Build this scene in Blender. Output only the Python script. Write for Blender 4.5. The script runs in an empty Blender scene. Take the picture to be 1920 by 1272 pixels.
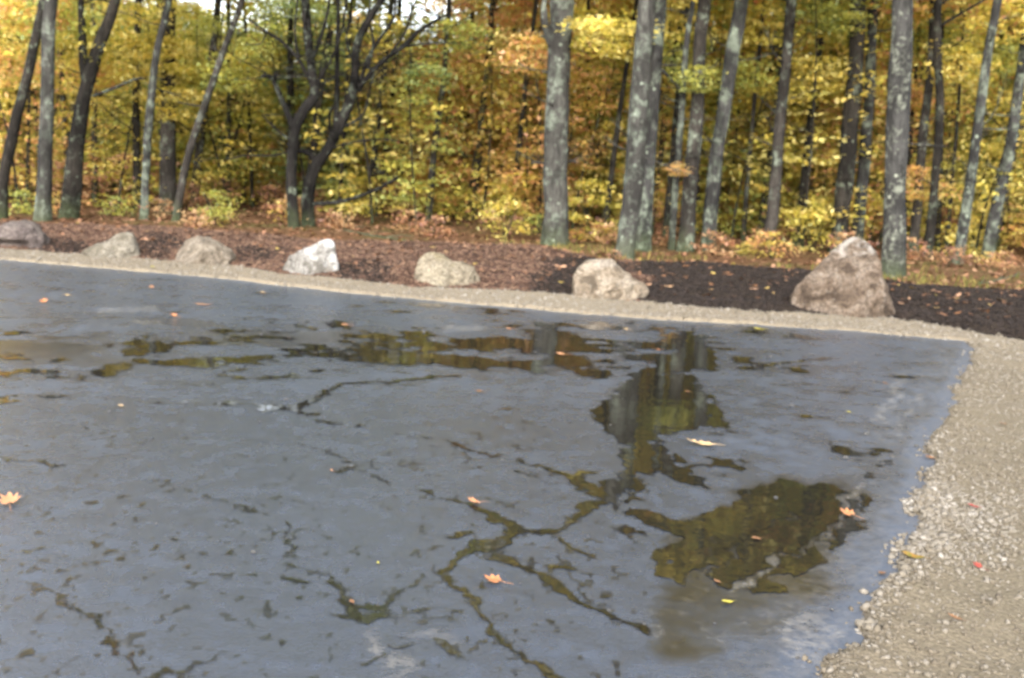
import bpy, math, random
import numpy as np
from mathutils import Vector, Matrix

random.seed(7)
RNG = np.random.default_rng(11)
SC = bpy.context.scene
COL = SC.collection
R = math.radians

# ------------------------------------------------------------------ camera
W0, H0, F = 1920.0, 1272.0, 2059.0
CAM_H, PITCH, ROLL = 1.55, 9.3, 3.0
cam = bpy.data.cameras.new('camera')
cam.sensor_width = 36.0
cam.lens = 36.0 * F / W0
cam.clip_start, cam.clip_end = 0.05, 2000
cam.dof.use_dof = True                       # the photograph is out of focus: focus lies in front of everything
cam.dof.focus_distance = 1.5
cam.dof.aperture_fstop = 8.5
camo = bpy.data.objects.new('camera', cam)
COL.objects.link(camo)
CM = Matrix.Rotation(R(90 - PITCH), 3, 'X') @ Matrix.Rotation(R(ROLL), 3, 'Z')
camo.matrix_world = Matrix.Translation((0, 0, CAM_H)) @ CM.to_4x4()
SC.camera = camo
CMN = np.array([list(r) for r in CM])

# ------------------------------------------------------------------ sky and sun (overcast)
SUN_EL, SUN_AZ = 33, 192                     # sun high behind the camera, to its left
wd = bpy.data.worlds.new('World')
SC.world = wd
wd.use_nodes = True
nt = wd.node_tree
bg = nt.nodes['Background']
sky = nt.nodes.new('ShaderNodeTexSky')
sky.sky_type = 'NISHITA'
sky.sun_disc = False
sky.sun_elevation = R(SUN_EL)
sky.sun_rotation = R(SUN_AZ)
sky.air_density, sky.dust_density, sky.ozone_density = 1.0, 3.0, 1.0
hs = nt.nodes.new('ShaderNodeHueSaturation')
hs.inputs['Saturation'].default_value = 0.38   # thin even cloud
nt.links.new(sky.outputs[0], hs.inputs['Color'])
nt.links.new(hs.outputs[0], bg.inputs[0])
bg.inputs[1].default_value = 0.15
sl = bpy.data.lights.new('sun', 'SUN')
sl.energy, sl.angle, sl.color = 0.8, R(70), (1.0, 0.95, 0.88)
so = bpy.data.objects.new('sun', sl)
COL.objects.link(so)
az = R(SUN_AZ)
sd = Vector((math.sin(az) * math.cos(R(SUN_EL)), math.cos(az) * math.cos(R(SUN_EL)), math.sin(R(SUN_EL))))
so.rotation_euler = sd.to_track_quat('Z', 'Y').to_euler()
so.location = sd * 40
SC.view_settings.view_transform = 'Standard'
SC.view_settings.look = 'None'
SC.view_settings.gamma = 1
SC.view_settings.exposure = 2.33
SC.cycles.max_bounces = 7
SC.cycles.diffuse_bounces = 6
SC.cycles.transmission_bounces = 4
SC.cycles.use_denoising = True
SC.cycles.filter_width = 1.9

# ------------------------------------------------------------------ projection helpers
def ray(px, py):
    v = CM @ Vector(((px - W0 / 2) / F, (H0 / 2 - py) / F, -1))
    return v
def at(px, py, Y):                            # point of a pixel's ray at distance Y in front
    v = ray(px, py)
    t = Y / v.y
    return Vector((v.x * t, Y, CAM_H + v.z * t))
def gnd(px, py, z=0.0):
    v = ray(px, py)
    t = (z - CAM_H) / v.z
    return Vector((v.x * t, v.y * t, z))
def project(P):                               # numpy N x 3 -> pixel x, y
    q = (P - np.array([0, 0, CAM_H])) @ CMN
    d = np.where(-q[:, 2] > 0.05, -q[:, 2], 0.05)
    return W0 / 2 + F * q[:, 0] / d, H0 / 2 - F * q[:, 1] / d, -q[:, 2]

# ------------------------------------------------------------------ noise
def _hash(ix, iy, iz, s):
    h = (ix * 374761393 + iy * 668265263 + iz * 1274126177 + s * 974634777) & 0xFFFFFFFF
    h = ((h ^ (h >> 13)) * 1274126177) & 0xFFFFFFFF
    h = h ^ (h >> 16)
    return (h & 0xFFFF) / 65535.0
def vnoise(x, y, z=None, s=0):
    x = np.asarray(x, float); y = np.asarray(y, float)
    z = np.zeros_like(x) if z is None else np.asarray(z, float)
    ix, iy, iz = np.floor(x).astype(np.int64), np.floor(y).astype(np.int64), np.floor(z).astype(np.int64)
    fx, fy, fz = x - ix, y - iy, z - iz
    fx, fy, fz = [f * f * (3 - 2 * f) for f in (fx, fy, fz)]
    r = 0
    for dx in (0, 1):
        for dy in (0, 1):
            for dz in (0, 1):
                w = (fx if dx else 1 - fx) * (fy if dy else 1 - fy) * (fz if dz else 1 - fz)
                r = r + w * _hash(ix + dx, iy + dy, iz + dz, s)
    return r * 2 - 1
def fbm(x, y, z=None, o=4, s=0):
    a, t, r = 1.0, 0.0, 0
    for k in range(o):
        r = r + a * vnoise(np.asarray(x) * 2 ** k, np.asarray(y) * 2 ** k, None if z is None else np.asarray(z) * 2 ** k, s + k)
        t += a; a *= 0.5
    return r / t
def sstep(a, b, x):
    t = np.clip((x - a) / (b - a), 0, 1)
    return t * t * (3 - 2 * t)

# ------------------------------------------------------------------ mesh helpers
def mesh_np(name, V, faces, mats, smooth=False, attrs=None, cattrs=None):
    """faces: int array n x k (one k)"""
    me = bpy.data.meshes.new(name)
    V = np.ascontiguousarray(V, np.float32); Fc = np.ascontiguousarray(faces, np.int32)
    n, k = Fc.shape
    me.vertices.add(len(V)); me.vertices.foreach_set('co', V.ravel())
    me.loops.add(n * k); me.loops.foreach_set('vertex_index', Fc.ravel())
    me.polygons.add(n)
    me.polygons.foreach_set('loop_start', np.arange(0, n * k, k, dtype=np.int32))
    try:
        me.polygons.foreach_set('loop_total', np.full(n, k, np.int32))
    except Exception:
        pass
    me.update(calc_edges=True)
    if smooth:
        me.polygons.foreach_set('use_smooth', np.ones(n, bool))
    for key, val in (attrs or {}).items():
        a = me.attributes.new(key, 'FLOAT', 'POINT' if len(val) == len(V) else 'FACE')
        a.data.foreach_set('value', np.ascontiguousarray(val, np.float32))
    for m in (mats if isinstance(mats, (list, tuple)) else [mats]):
        me.materials.append(m)
    me.validate()
    return me
def link(name, me, parent=None, loc=None):
    o = bpy.data.objects.new(name, me)
    COL.objects.link(o)
    if parent: o.parent = parent
    if loc is not None: o.location = loc
    return o
def tag(o, label, cat, group=None):
    o['label'] = label; o['category'] = cat
    if group: o['group'] = group
    return o
def struct(o, kind='structure'):
    o['kind'] = kind
    return o
def empty(name, loc, label, cat, group=None):
    o = bpy.data.objects.new(name, None)
    o.empty_display_size = 0.3
    COL.objects.link(o); o.location = loc
    return tag(o, label, cat, group)
class MB:
    def __init__(s): s.v, s.f = [], []
    def add(s, V, Fc):
        n = len(s.v)
        s.v.extend([tuple(p) for p in V]); s.f.extend([tuple(i + n for i in q) for q in Fc])
    def tube(s, pts, rad, sides=12, rough=0.06, seg=None, seed=0):
        pts = [Vector(p) for p in pts]
        if seg:
            pts, rad = resample(pts, rad, seg)
        n0 = len(s.v); n = len(pts)
        up = Vector((0.03, 1, 0.05))
        for i, p in enumerate(pts):
            d = (pts[min(i + 1, n - 1)] - pts[max(i - 1, 0)]).normalized()
            a = d.cross(up)
            if a.length < 0.05: a = d.cross(Vector((1, 0, 0.1)))
            a.normalize(); b = d.cross(a)
            for j in range(sides):
                t = 2 * math.pi * j / sides
                k = 1 + rough * (math.sin(3 * t + i * 0.35 + seed) * 0.6 + math.sin(5 * t - i * 0.8 + seed * 2.1) * 0.4 + random.uniform(-.45, .45))
                s.v.append(tuple(p + (a * math.cos(t) + b * math.sin(t)) * rad[i] * k))
        for i in range(n - 1):
            for j in range(sides):
                q = (j + 1) % sides
                s.f.append((n0 + i * sides + j, n0 + i * sides + q, n0 + (i + 1) * sides + q, n0 + (i + 1) * sides + j))
        s.f.append(tuple(n0 + (n - 1) * sides + j for j in range(sides)))
        s.f.append(tuple(n0 + sides - 1 - j for j in range(sides)))
    def build(s, name, m, parent=None, smooth=True):
        me = bpy.data.meshes.new(name)
        me.from_pydata(s.v, [], s.f)
        if smooth: me.polygons.foreach_set('use_smooth', np.ones(len(me.polygons), bool))
        me.materials.append(m); me.update()
        return link(name, me, parent)
def resample(pts, rad, seg):
    n = len(pts); P, Rr = [], []
    for k in range(seg + 1):
        u = k / seg * (n - 1); i = min(int(u), n - 2); t = u - i
        p0, p1, p2, p3 = pts[max(i - 1, 0)], pts[i], pts[i + 1], pts[min(i + 2, n - 1)]
        P.append(0.5 * (2 * p1 + (p2 - p0) * t + (2 * p0 - 5 * p1 + 4 * p2 - p3) * t * t + (3 * p1 - p0 - 3 * p2 + p3) * t ** 3))
        Rr.append(rad[i] * (1 - t) + rad[i + 1] * t)
    return P, Rr
def rotmats(n, tilt, rng=RNG):
    """random z spin then tilt about a random horizontal axis"""
    a = rng.uniform(0, 2 * np.pi, n); t = rng.normal(0, 1, n) * tilt; b = rng.uniform(0, 2 * np.pi, n)
    Z = np.zeros((n, 3, 3)); Z[:, 0, 0] = np.cos(a); Z[:, 0, 1] = -np.sin(a); Z[:, 1, 0] = np.sin(a); Z[:, 1, 1] = np.cos(a); Z[:, 2, 2] = 1
    k = np.stack([np.cos(b), np.sin(b), np.zeros(n)], 1)
    K = np.zeros((n, 3, 3)); K[:, 0, 2] = k[:, 1]; K[:, 1, 2] = -k[:, 0]; K[:, 2, 0] = -k[:, 1]; K[:, 2, 1] = k[:, 0]
    I = np.eye(3)[None]
    T = I + np.sin(t)[:, None, None] * K + (1 - np.cos(t))[:, None, None] * (K @ K)
    return T @ Z
def scatter(tv, tf, pos, scale, rot):
    """copies of a template as one vertex and face array"""
    n, m = len(pos), len(tv)
    V = np.einsum('nij,nmj->nmi', rot, tv[None] * scale[:, None, :]) + pos[:, None, :]
    Fc = (tf[None] + (np.arange(n) * m)[:, None, None]).reshape(-1, tf.shape[1])
    return V.reshape(-1, 3), Fc

# ------------------------------------------------------------------ node material helper
class NT:
    def __init__(s, name):
        s.m = bpy.data.materials.new(name); s.m.use_nodes = True
        s.t = s.m.node_tree; s.b = s.t.nodes['Principled BSDF']; s.out = s.t.nodes['Material Output']
        s.co = s.n('ShaderNodeTexCoord')
    def n(s, typ, **kw):
        x = s.t.nodes.new(typ)
        for k, v in kw.items(): setattr(x, k, v)
        return x
    def l(s, a, b): s.t.links.new(a, b)
    def noise(s, scale, detail=5, rough=0.6, vec=None, dist=0.0):
        x = s.n('ShaderNodeTexNoise'); x.inputs['Scale'].default_value = scale
        x.inputs['Detail'].default_value = detail; x.inputs['Roughness'].default_value = rough
        x.inputs['Distortion'].default_value = dist
        s.l(vec or s.co.outputs['Object'], x.inputs['Vector']); return x.outputs['Fac']
    def mapped(s, scale, src=None):
        x = s.n('ShaderNodeMapping'); x.inputs['Scale'].default_value = scale
        s.l(src or s.co.outputs['Object'], x.inputs['Vector']); return x.outputs[0]
    def voro(s, scale, vec=None, feature='F1', out='Distance'):
        x = s.n('ShaderNodeTexVoronoi', feature=feature); x.inputs['Scale'].default_value = scale
        s.l(vec or s.co.outputs['Object'], x.inputs['Vector']); return x.outputs[out]
    def ramp(s, fac, stops, interp='LINEAR'):
        x = s.n('ShaderNodeValToRGB'); e = x.color_ramp.elements; x.color_ramp.interpolation = interp
        while len(e) < len(stops): e.new(0.5)
        for i, (p, c) in enumerate(stops):
            e[i].position = p
            e[i].color = (c, c, c, 1) if isinstance(c, (int, float)) else (*c, 1)
        s.l(fac, x.inputs[0]); return x.outputs[0]
    def mix(s, fac, a, b, mode='MIX'):
        x = s.n('ShaderNodeMix', data_type='RGBA', blend_type=mode)
        for sock, v in ((x.inputs[0], fac), (x.inputs[6], a), (x.inputs[7], b)):
            if hasattr(v, 'is_linked'): s.l(v, sock)
            elif isinstance(v, (int, float)): sock.default_value = v
            else: sock.default_value = (*v, 1)
        return x.outputs[2]
    def math(s, op, a, b=0.0, clamp=False):
        x = s.n('ShaderNodeMath', operation=op, use_clamp=clamp)
        for i, v in enumerate((a, b)):
            if hasattr(v, 'is_linked'): s.l(v, x.inputs[i])
            else: x.inputs[i].default_value = v
        return x.outputs[0]
    def attr(s, name):
        x = s.n('ShaderNodeAttribute', attribute_name=name); return x.outputs['Fac']
    def bump(s, h, strength=0.5, dist=0.02, prev=None):
        x = s.n('ShaderNodeBump'); x.inputs['Strength'].default_value = strength; x.inputs['Distance'].default_value = dist
        s.l(h, x.inputs['Height'])
        if prev: s.l(prev, x.inputs['Normal'])
        return x.outputs[0]
    def done(s, color=None, rough=0.85, normal=None, spec=0.3):
        for k, v in (('Base Color', color), ('Roughness', rough), ('Normal', normal), ('Specular IOR Level', spec)):
            if v is None: continue
            if hasattr(v, 'is_linked'): s.l(v, s.b.inputs[k])
            else: s.b.inputs[k].default_value = (*v, 1) if isinstance(v, tuple) else v
        return s.m

# ------------------------------------------------------------------ materials
def bark(name, dark, light, lichen, amount, spot=9.0):
    s = NT(name)
    ob = s.n('ShaderNodeObjectInfo')
    off = s.n('ShaderNodeVectorMath', operation='ADD')
    s.l(s.co.outputs['Object'], off.inputs[0]); s.l(ob.outputs['Location'], off.inputs[1])
    vec = off.outputs[0]
    st = s.mapped((9, 9, 1.6), vec)
    fur = s.noise(3.0, 6, 0.65, st)
    c = s.ramp(fur, [(0.3, dark), (0.52, tuple((a + b) / 2 for a, b in zip(dark, light))), (0.72, light)])
    big = s.noise(1.3, 3, 0.5, vec)
    c = s.mix(s.ramp(big, [(0.35, 0.0), (0.65, 0.75)]), c, tuple(x * 0.6 for x in dark))
    p = s.noise(spot, 5, 0.6, vec, 0.4)
    p2 = s.noise(2.2, 2, 0.5, vec)
    f = s.math('ADD', p, s.math('MULTIPLY', s.math('SUBTRACT', p2, 0.5), 0.8))
    fac = s.ramp(f, [(0.60 - amount * 0.25, 0.0), (0.78 - amount * 0.25, 0.72)])
    lc = s.mix(s.noise(30, 3, 0.6, vec), tuple(x * 0.6 for x in lichen), tuple(min(1, x * 1.25) for x in lichen))
    c = s.mix(fac, c, lc)
    v = s.voro(5.0, vec)                      # round pale lichen rosettes
    vn = s.math('ADD', v, s.math('MULTIPLY', s.noise(22, 3, 0.6, vec), 0.12))
    c = s.mix(s.ramp(vn, [(0.13 + amount * 0.06, 0.7), (0.20 + amount * 0.06, 0.0)]), c, tuple(min(1, x * 1.35) for x in lichen))
    dk = s.noise(3.4, 5, 0.6, s.mapped((1, 1, .55), vec), 0.8)
    c = s.mix(s.ramp(dk, [(0.47, 0.0), (0.58, 0.75)]), c, tuple(x * 0.6 for x in dark))
    sp = s.n('ShaderNodeSeparateXYZ'); s.l(s.co.outputs['Object'], sp.inputs[0])
    mz = s.math('ADD', sp.outputs['Z'], s.math('MULTIPLY', s.noise(6, 4, .6, vec), 0.7))
    c = s.mix(s.ramp(mz, [(0.34, 0.34), (0.85, 0.0)]), c, (0.085, 0.115, 0.045))
    h = s.math('ADD', fur, s.math('MULTIPLY', fac, 0.25))
    return s.done(c, 0.9, s.bump(h, 1.0, 0.05), 0.15)
BARK_GREY = bark('bark grey', (0.0302, 0.0281, 0.0257), (0.1058, 0.1052, 0.0918), (0.1633, 0.1897, 0.1499), 0.42)
BARK_DARK = bark('bark dark', (0.0115, 0.0101, 0.0086), (0.0518, 0.0446, 0.036), (0.1584, 0.1872, 0.1368), 0.10)
BARK_BROWN = bark('bark brown', (0.0216, 0.0187, 0.0158), (0.0828, 0.0734, 0.0648), (0.1728, 0.2016, 0.1584), 0.22)
BARK_LICHEN = bark('bark lichen', (0.0211, 0.0207, 0.02), (0.0774, 0.0752, 0.0726), (0.1858, 0.2192, 0.1691), 0.55, 7)
BARK_SPOT = bark('bark spotted', (0.0285, 0.0276, 0.0263), (0.0929, 0.0914, 0.0852), (0.2229, 0.238, 0.1879), 0.34, 14)
BARK_BLACK = bark('bark black', (0.006, 0.0055, 0.005), (0.030, 0.026, 0.023), (0.16, 0.19, 0.14), 0.08)
BARK_TWIG = bark('bark twig', (0.0144, 0.013, 0.0108), (0.0504, 0.0432, 0.0346), (0.144, 0.1584, 0.1152), 0.05)

def leafmat(name, cols, trans=0.56):
    s = NT(name)
    ob = s.n('ShaderNodeObjectInfo')
    t = s.math('ADD', s.attr('tone'), s.math('MULTIPLY', s.math('SUBTRACT', ob.outputs['Random'], 0.5), 0.30))
    n = len(cols)
    c = s.ramp(t, [((i + 0.5) / n, k) for i, k in enumerate(cols)])
    s.t.nodes.remove(s.b)
    d = s.n('ShaderNodeBsdfDiffuse'); tr = s.n('ShaderNodeBsdfTranslucent'); g = s.n('ShaderNodeBsdfGlossy')
    s.l(c, d.inputs[0]); s.l(c, tr.inputs[0]); g.inputs['Roughness'].default_value = 0.45
    m1 = s.n('ShaderNodeMixShader'); m1.inputs[0].default_value = trans
    s.l(d.outputs[0], m1.inputs[1]); s.l(tr.outputs[0], m1.inputs[2])
    m2 = s.n('ShaderNodeMixShader'); m2.inputs[0].default_value = 0.03
    s.l(m1.outputs[0], m2.inputs[1]); s.l(g.outputs[0], m2.inputs[2])
    s.l(m2.outputs[0], s.out.inputs[0])
    return s.m
YEL = [(0.3007, 0.2868, 0.069), (0.532, 0.466, 0.0863), (0.7171, 0.6093, 0.1208), (0.694, 0.5138, 0.1208), (0.7632, 0.681, 0.2416)]
OLI = [(0.1965, 0.239, 0.069), (0.3469, 0.3703, 0.0863), (0.4974, 0.5018, 0.1121), (0.6129, 0.5616, 0.1121), (0.4164, 0.466, 0.1552)]
ORA = [(0.5089, 0.4182, 0.1035), (0.694, 0.4898, 0.1208), (0.7401, 0.4302, 0.1725), (0.6709, 0.3226, 0.1725), (0.7171, 0.5973, 0.2243)]
GRE = [(0.1503, 0.215, 0.0863), (0.2545, 0.3345, 0.1035), (0.3702, 0.442, 0.1381), (0.4857, 0.5138, 0.1381), (0.3238, 0.4182, 0.2243)]
RUS = [(0.2313, 0.1195, 0.0863), (0.3933, 0.1912, 0.1208), (0.532, 0.2748, 0.1381), (0.4626, 0.2748, 0.1552), (0.6013, 0.4062, 0.207)]
LEAF = {k: leafmat('leaves ' + n, c) for k, n, c in (('y', 'yellow', YEL), ('o', 'olive', OLI), ('r', 'orange', ORA), ('g', 'green', GRE), ('u', 'rust', RUS))}

def rock(name, c1, c2, c3, top, topamt, seed):
    s = NT(name)
    mp = s.n('ShaderNodeMapping'); mp.inputs['Location'].default_value = (seed * 3.1, seed * 1.7, seed)
    s.l(s.co.outputs['Object'], mp.inputs[0]); v = mp.outputs[0]
    c = s.ramp(s.noise(4.5, 7, 0.65, v, 0.6), [(0.40, c1), (0.5, c2), (0.60, c3)])
    c = s.mix(s.ramp(s.noise(30, 5, 0.7, v), [(0.36, 0.7), (0.56, 0.0)]), c, tuple(x * 0.45 for x in c1))
    c = s.mix(s.ramp(s.noise(7.5, 6, 0.65, v, 1.6), [(0.56, 0.0), (0.66, 0.6)]), c, tuple(x * 0.7 for x in c1))
    c = s.mix(s.ramp(s.noise(13, 5, 0.6, v, 1.0), [(0.60, 0.0), (0.68, 0.35)]), c, top)
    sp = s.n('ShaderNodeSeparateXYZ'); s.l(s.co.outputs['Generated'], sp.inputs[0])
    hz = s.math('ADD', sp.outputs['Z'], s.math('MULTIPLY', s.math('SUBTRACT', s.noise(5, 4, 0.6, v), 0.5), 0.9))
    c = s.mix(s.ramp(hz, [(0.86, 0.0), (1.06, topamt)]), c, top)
    h = s.math('ADD', s.noise(9, 8, 0.65, v), s.math('MULTIPLY', s.voro(7, v), 0.4))
    return s.done(c, 0.9, s.bump(h, 1.0, 0.16), 0.2)

def m_asphalt():
    s = NT('asphalt')
    film, dust_glint = s.attr('film'), s.attr('dust_glint')
    agg = s.noise(170, 3, 0.7)
    mid = s.noise(14, 5, 0.65)
    big = s.noise(0.9, 4, 0.6)
    c = s.ramp(agg, [(0.3, (0.0262, 0.0342, 0.0499)), (0.7, (0.0587, 0.0757, 0.1077))])
    c = s.mix(s.ramp(mid, [(0.3, 0.0), (0.7, 0.35)]), c, (0.0409, 0.0524, 0.0748))
    c = s.mix(s.ramp(big, [(0.35, 0.0), (0.7, 0.5)]), c, (0.0587, 0.0745, 0.1051))
    c = s.mix(s.math('MULTIPLY', film, 0.92), c, (0.0149, 0.0136, 0.0122))
    dn = s.math('MULTIPLY', dust_glint, s.ramp(s.noise(26, 6, 0.7), [(0.42, 0.0), (0.7, 1.0)]))  # mask of the dusty rim and tracks, and of the painted sky glints
    c = s.mix(dn, c, (0.155, 0.145, 0.130))
    r = s.math('SUBTRACT', s.math('ADD', s.ramp(mid, [(0.3, 0.32), (0.7, 0.42)]), s.ramp(s.noise(0.7, 5, .62), [(.35, 0.0), (.65, .10)])), s.math('MULTIPLY', film, 0.40))
    r = s.math('ADD', r, s.math('MULTIPLY', dn, 0.3), True)
    bh = s.math('ADD', s.math('MULTIPLY', agg, 0.35), s.math('ADD', s.math('MULTIPLY', s.noise(60, 3, 0.6), 0.5), s.math('MULTIPLY', s.noise(5, 3, 0.5), 1.6)))
    s.b.inputs['IOR'].default_value = 1.55
    nb = s.bump(bh, 0.5, 0.02)
    bn = nb.node
    s.l(s.math('SUBTRACT', 0.5, s.math('MULTIPLY', film, 0.46), True), bn.inputs['Strength'])
    return s.done(c, r, nb, 0.68)
def m_puddle():
    s = NT('puddle water')
    h = s.noise(7, 2, 0.5)
    s.b.inputs['IOR'].default_value = 1.5
    c = s.mix(s.noise(30, 4, 0.6), (0.0072, 0.0072, 0.006), (0.018, 0.0162, 0.012))
    s.done(c, 0.04, s.bump(h, 0.12, 0.01), 0.5)
    d = s.math('ADD', s.attr('depth'), s.math('MULTIPLY', s.math('SUBTRACT', s.noise(45, 4, .65), .5), 0.016))
    f = s.ramp(s.math('MULTIPLY', d, 40.0), [(0.0, 0.18), (0.62, 1.0)])
    tr = s.n('ShaderNodeBsdfTransparent'); mx = s.n('ShaderNodeMixShader')
    s.l(f, mx.inputs[0]); s.l(tr.outputs[0], mx.inputs[1]); s.l(s.b.outputs[0], mx.inputs[2]); s.l(mx.outputs[0], s.out.inputs[0])
    return s.m
def m_gravel():
    s = NT('gravel ground')
    v = s.voro(55); n = s.noise(2.2, 5, 0.6); f = s.noise(60, 4, 0.7)
    c = s.ramp(f, [(0.3, (0.0689, 0.0562, 0.0375)), (0.5, (0.1242, 0.1035, 0.0713)), (0.72, (0.1686, 0.1438, 0.1031))])
    c = s.mix(s.ramp(n, [(0.4, 0.0), (0.65, 0.6)]), c, (0.1331, 0.1107, 0.0782))
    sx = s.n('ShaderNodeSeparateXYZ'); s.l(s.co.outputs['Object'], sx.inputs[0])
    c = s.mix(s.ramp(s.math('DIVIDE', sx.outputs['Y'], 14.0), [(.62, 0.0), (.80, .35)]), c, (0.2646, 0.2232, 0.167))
    h = s.math('ADD', s.math('MULTIPLY', v, -1.0), f)
    return s.done(c, 0.95, s.bump(h, 0.45, 0.02), 0.1)
def m_stone():
    s = NT('gravel stone')
    c = s.ramp(s.attr('tone'), [(0.0, (0.0664, 0.0548, 0.0398)), (0.3, (0.1161, 0.0979, 0.0724)), (0.6, (0.139, 0.1234, 0.0996)), (0.85, (0.1743, 0.1567, 0.132)), (1.0, (0.2323, 0.2152, 0.188))])
    c = s.mix(s.ramp(s.noise(70, 3, 0.6), [(0.4, 0.0), (0.7, 0.35)]), c, (0.112, 0.094, 0.0687))
    return s.done(c, 0.9, None, 0.2)
def m_mulch():
    s = NT('mulch ground')
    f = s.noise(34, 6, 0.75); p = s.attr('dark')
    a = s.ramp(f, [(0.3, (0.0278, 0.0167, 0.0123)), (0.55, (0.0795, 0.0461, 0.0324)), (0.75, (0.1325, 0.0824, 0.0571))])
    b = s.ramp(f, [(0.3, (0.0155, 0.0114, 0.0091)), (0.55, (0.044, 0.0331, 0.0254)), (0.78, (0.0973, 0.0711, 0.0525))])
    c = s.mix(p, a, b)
    h = s.math('ADD', f, s.voro(28))
    return s.done(c, 0.95, s.bump(h, 1.0, 0.06), 0.1)
def m_chip(name, stops):
    s = NT(name)
    return s.done(s.ramp(s.attr('tone'), stops), 0.9, None, 0.15)
def m_floor():
    s = NT('forest floor')
    f = s.noise(22, 6, 0.72); g = s.noise(0.55, 4, 0.6)
    c = s.ramp(f, [(0.3, (0.0315, 0.0189, 0.0108)), (0.5, (0.1035, 0.0558, 0.0288)), (0.68, (0.171, 0.0945, 0.0432))])
    c = s.mix(s.ramp(g, [(0.48, 0.0), (0.62, 0.6)]), c, (0.0765, 0.0792, 0.0234))
    return s.done(c, 0.95, s.bump(f, 0.9, 0.05), 0.1)

# ------------------------------------------------------------------ ground plan (world curves read from the photograph)
def curve(pts, z):
    P = [gnd(x, y, z) for x, y in pts]
    return np.array([p.x for p in P]), np.array([p.y for p in P])
MF = curve([(-260, 452), (0, 466), (150, 478), (260, 486), (330, 492), (440, 501), (530, 516), (640, 523), (780, 540), (900, 543), (1080, 556), (1210, 568), (1340, 581), (1490, 591), (1680, 600), (1750, 612), (1920, 640), (2200, 690)], 0.02)
MBK = curve([(-260, 398), (0, 414), (300, 418), (560, 440), (800, 451), (1000, 459), (1120, 478), (1300, 488), (1500, 503), (1700, 528), (1920, 538), (2200, 560)], 0.16)
def front(x): return np.interp(x, MF[0], MF[1]) 
def back(x): return np.interp(x, MBK[0], MBK[1])
ASP_PX = [(-300, 468), (0, 491), (200, 508), (400, 525), (600, 548), (800, 568), (1000, 585), (1200, 602), (1400, 613), (1600, 626), (1815, 645),
          (1815, 662), (1800, 715), (1778, 742), (1783, 772), (1768, 795), (1733, 812), (1735, 850), (1728, 900), (1712, 950), (1700, 1010), (1680, 1050), (1648, 1100), (1604, 1150), (1585, 1200), (1536, 1235), (1505, 1272)]
asp = [gnd(x, y) for x, y in ASP_PX]
asp += [Vector((0.72, 2.4, 0)), Vector((0.62, 1.0, 0)), Vector((0.6, -6, 0)), Vector((-12, -8, 0)), Vector((-19, 2, 0)), Vector((-18, 14.5, 0))]
PVX = -0.6                                    # pole of the asphalt's grid

# forest floor: one sheet out to the horizon
def floor_z(x, y):
    b = back(x)
    e = sstep(-1.0, 1.5, y - b)
    z = -0.14 + e * (0.20 + 0.10 * fbm(x * 0.25, y * 0.25, s=3) + 0.05 * fbm(x * 1.1, y * 1.1, s=4))
    return z + sstep(45, 150, y) * 9.0 * (0.8 + 0.4 * fbm(x * 0.012, y * 0.012, s=8))
gx = np.concatenate([np.linspace(-400, -45, 24), np.linspace(-44, 44, 180), np.linspace(45, 400, 24)])
gy = np.concatenate([np.linspace(-60, 8, 16), np.linspace(8.5, 45, 140), np.linspace(46, 500, 50)])
X, Y = np.meshgrid(gx, gy)
def gridfaces(nr, nc):
    i = np.arange(nr - 1)[:, None] * nc + np.arange(nc - 1)[None]
    return np.stack([i, i + 1, i + nc + 1, i + nc], -1).reshape(-1, 4)
V = np.stack([X, Y, floor_z(X, Y)], -1).reshape(-1, 3)
struct(link('forest_floor', mesh_np('forest_floor', V, gridfaces(*X.shape), m_floor(), True)))

# gravel shoulder sheet: fine where it is near, lapping raggedly over the asphalt's rim
ASPZ = 0.022
AX, AY = np.array([p.x for p in asp]), np.array([p.y for p in asp])
def asp_d(x, y):
    """signed distance to the asphalt's outline, positive inside it"""
    d = np.full(x.shape, 9.0); ins = np.zeros(x.shape, bool)
    for i in range(len(AX)):
        j = (i + 1) % len(AX); ex, ey = AX[j] - AX[i], AY[j] - AY[i]
        t = np.clip(((x - AX[i]) * ex + (y - AY[i]) * ey) / (ex * ex + ey * ey), 0, 1)
        d = np.minimum(d, np.hypot(x - AX[i] - t * ex, y - AY[i] - t * ey))
        if abs(ey) > 1e-9: ins ^= ((AY[i] > y) != (AY[j] > y)) & (x < ex * (y - AY[i]) / ey + AX[i])
    return np.where(ins, d, -d)
def gravel_z(x, y):
    d = asp_d(x, y) + 0.06 * fbm(x * 2.6, y * 2.2, s=23) + 0.05 * fbm(x * 8, y * 7, s=24) + 0.02 * fbm(x * 25, y * 25, s=25)
    z = 0.026 + 0.016 * fbm(x * 1.8, y * 1.8, s=21) + 0.012 * fbm(x * 7, y * 7, s=22) + 0.006 * fbm(x * 26, y * 26, s=26)
    z = z + 0.02 * np.exp(-((d + 0.10) / 0.10) ** 2)          # a low ridge beside the rim
    return z - 0.12 * sstep(-0.05, 0.06, d) - 0.25 * sstep(0.1, 0.9, y - front(x))
gx = np.concatenate([np.linspace(-26, -12.1, 30), np.arange(-12, 7, .034), np.linspace(7.1, 20, 30)])
gy = np.concatenate([np.linspace(-10, 2.3, 30), np.arange(2.4, 10, .03), np.arange(10.03, 17, .045), np.linspace(17.1, 22, 12)])
X, Y = np.meshgrid(gx, gy)
struct(link('gravel_shoulder', mesh_np('gravel_shoulder', np.stack([X, Y, gravel_z(X, Y)], -1).reshape(-1, 3), gridfaces(*X.shape), m_gravel(), True)))

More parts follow.
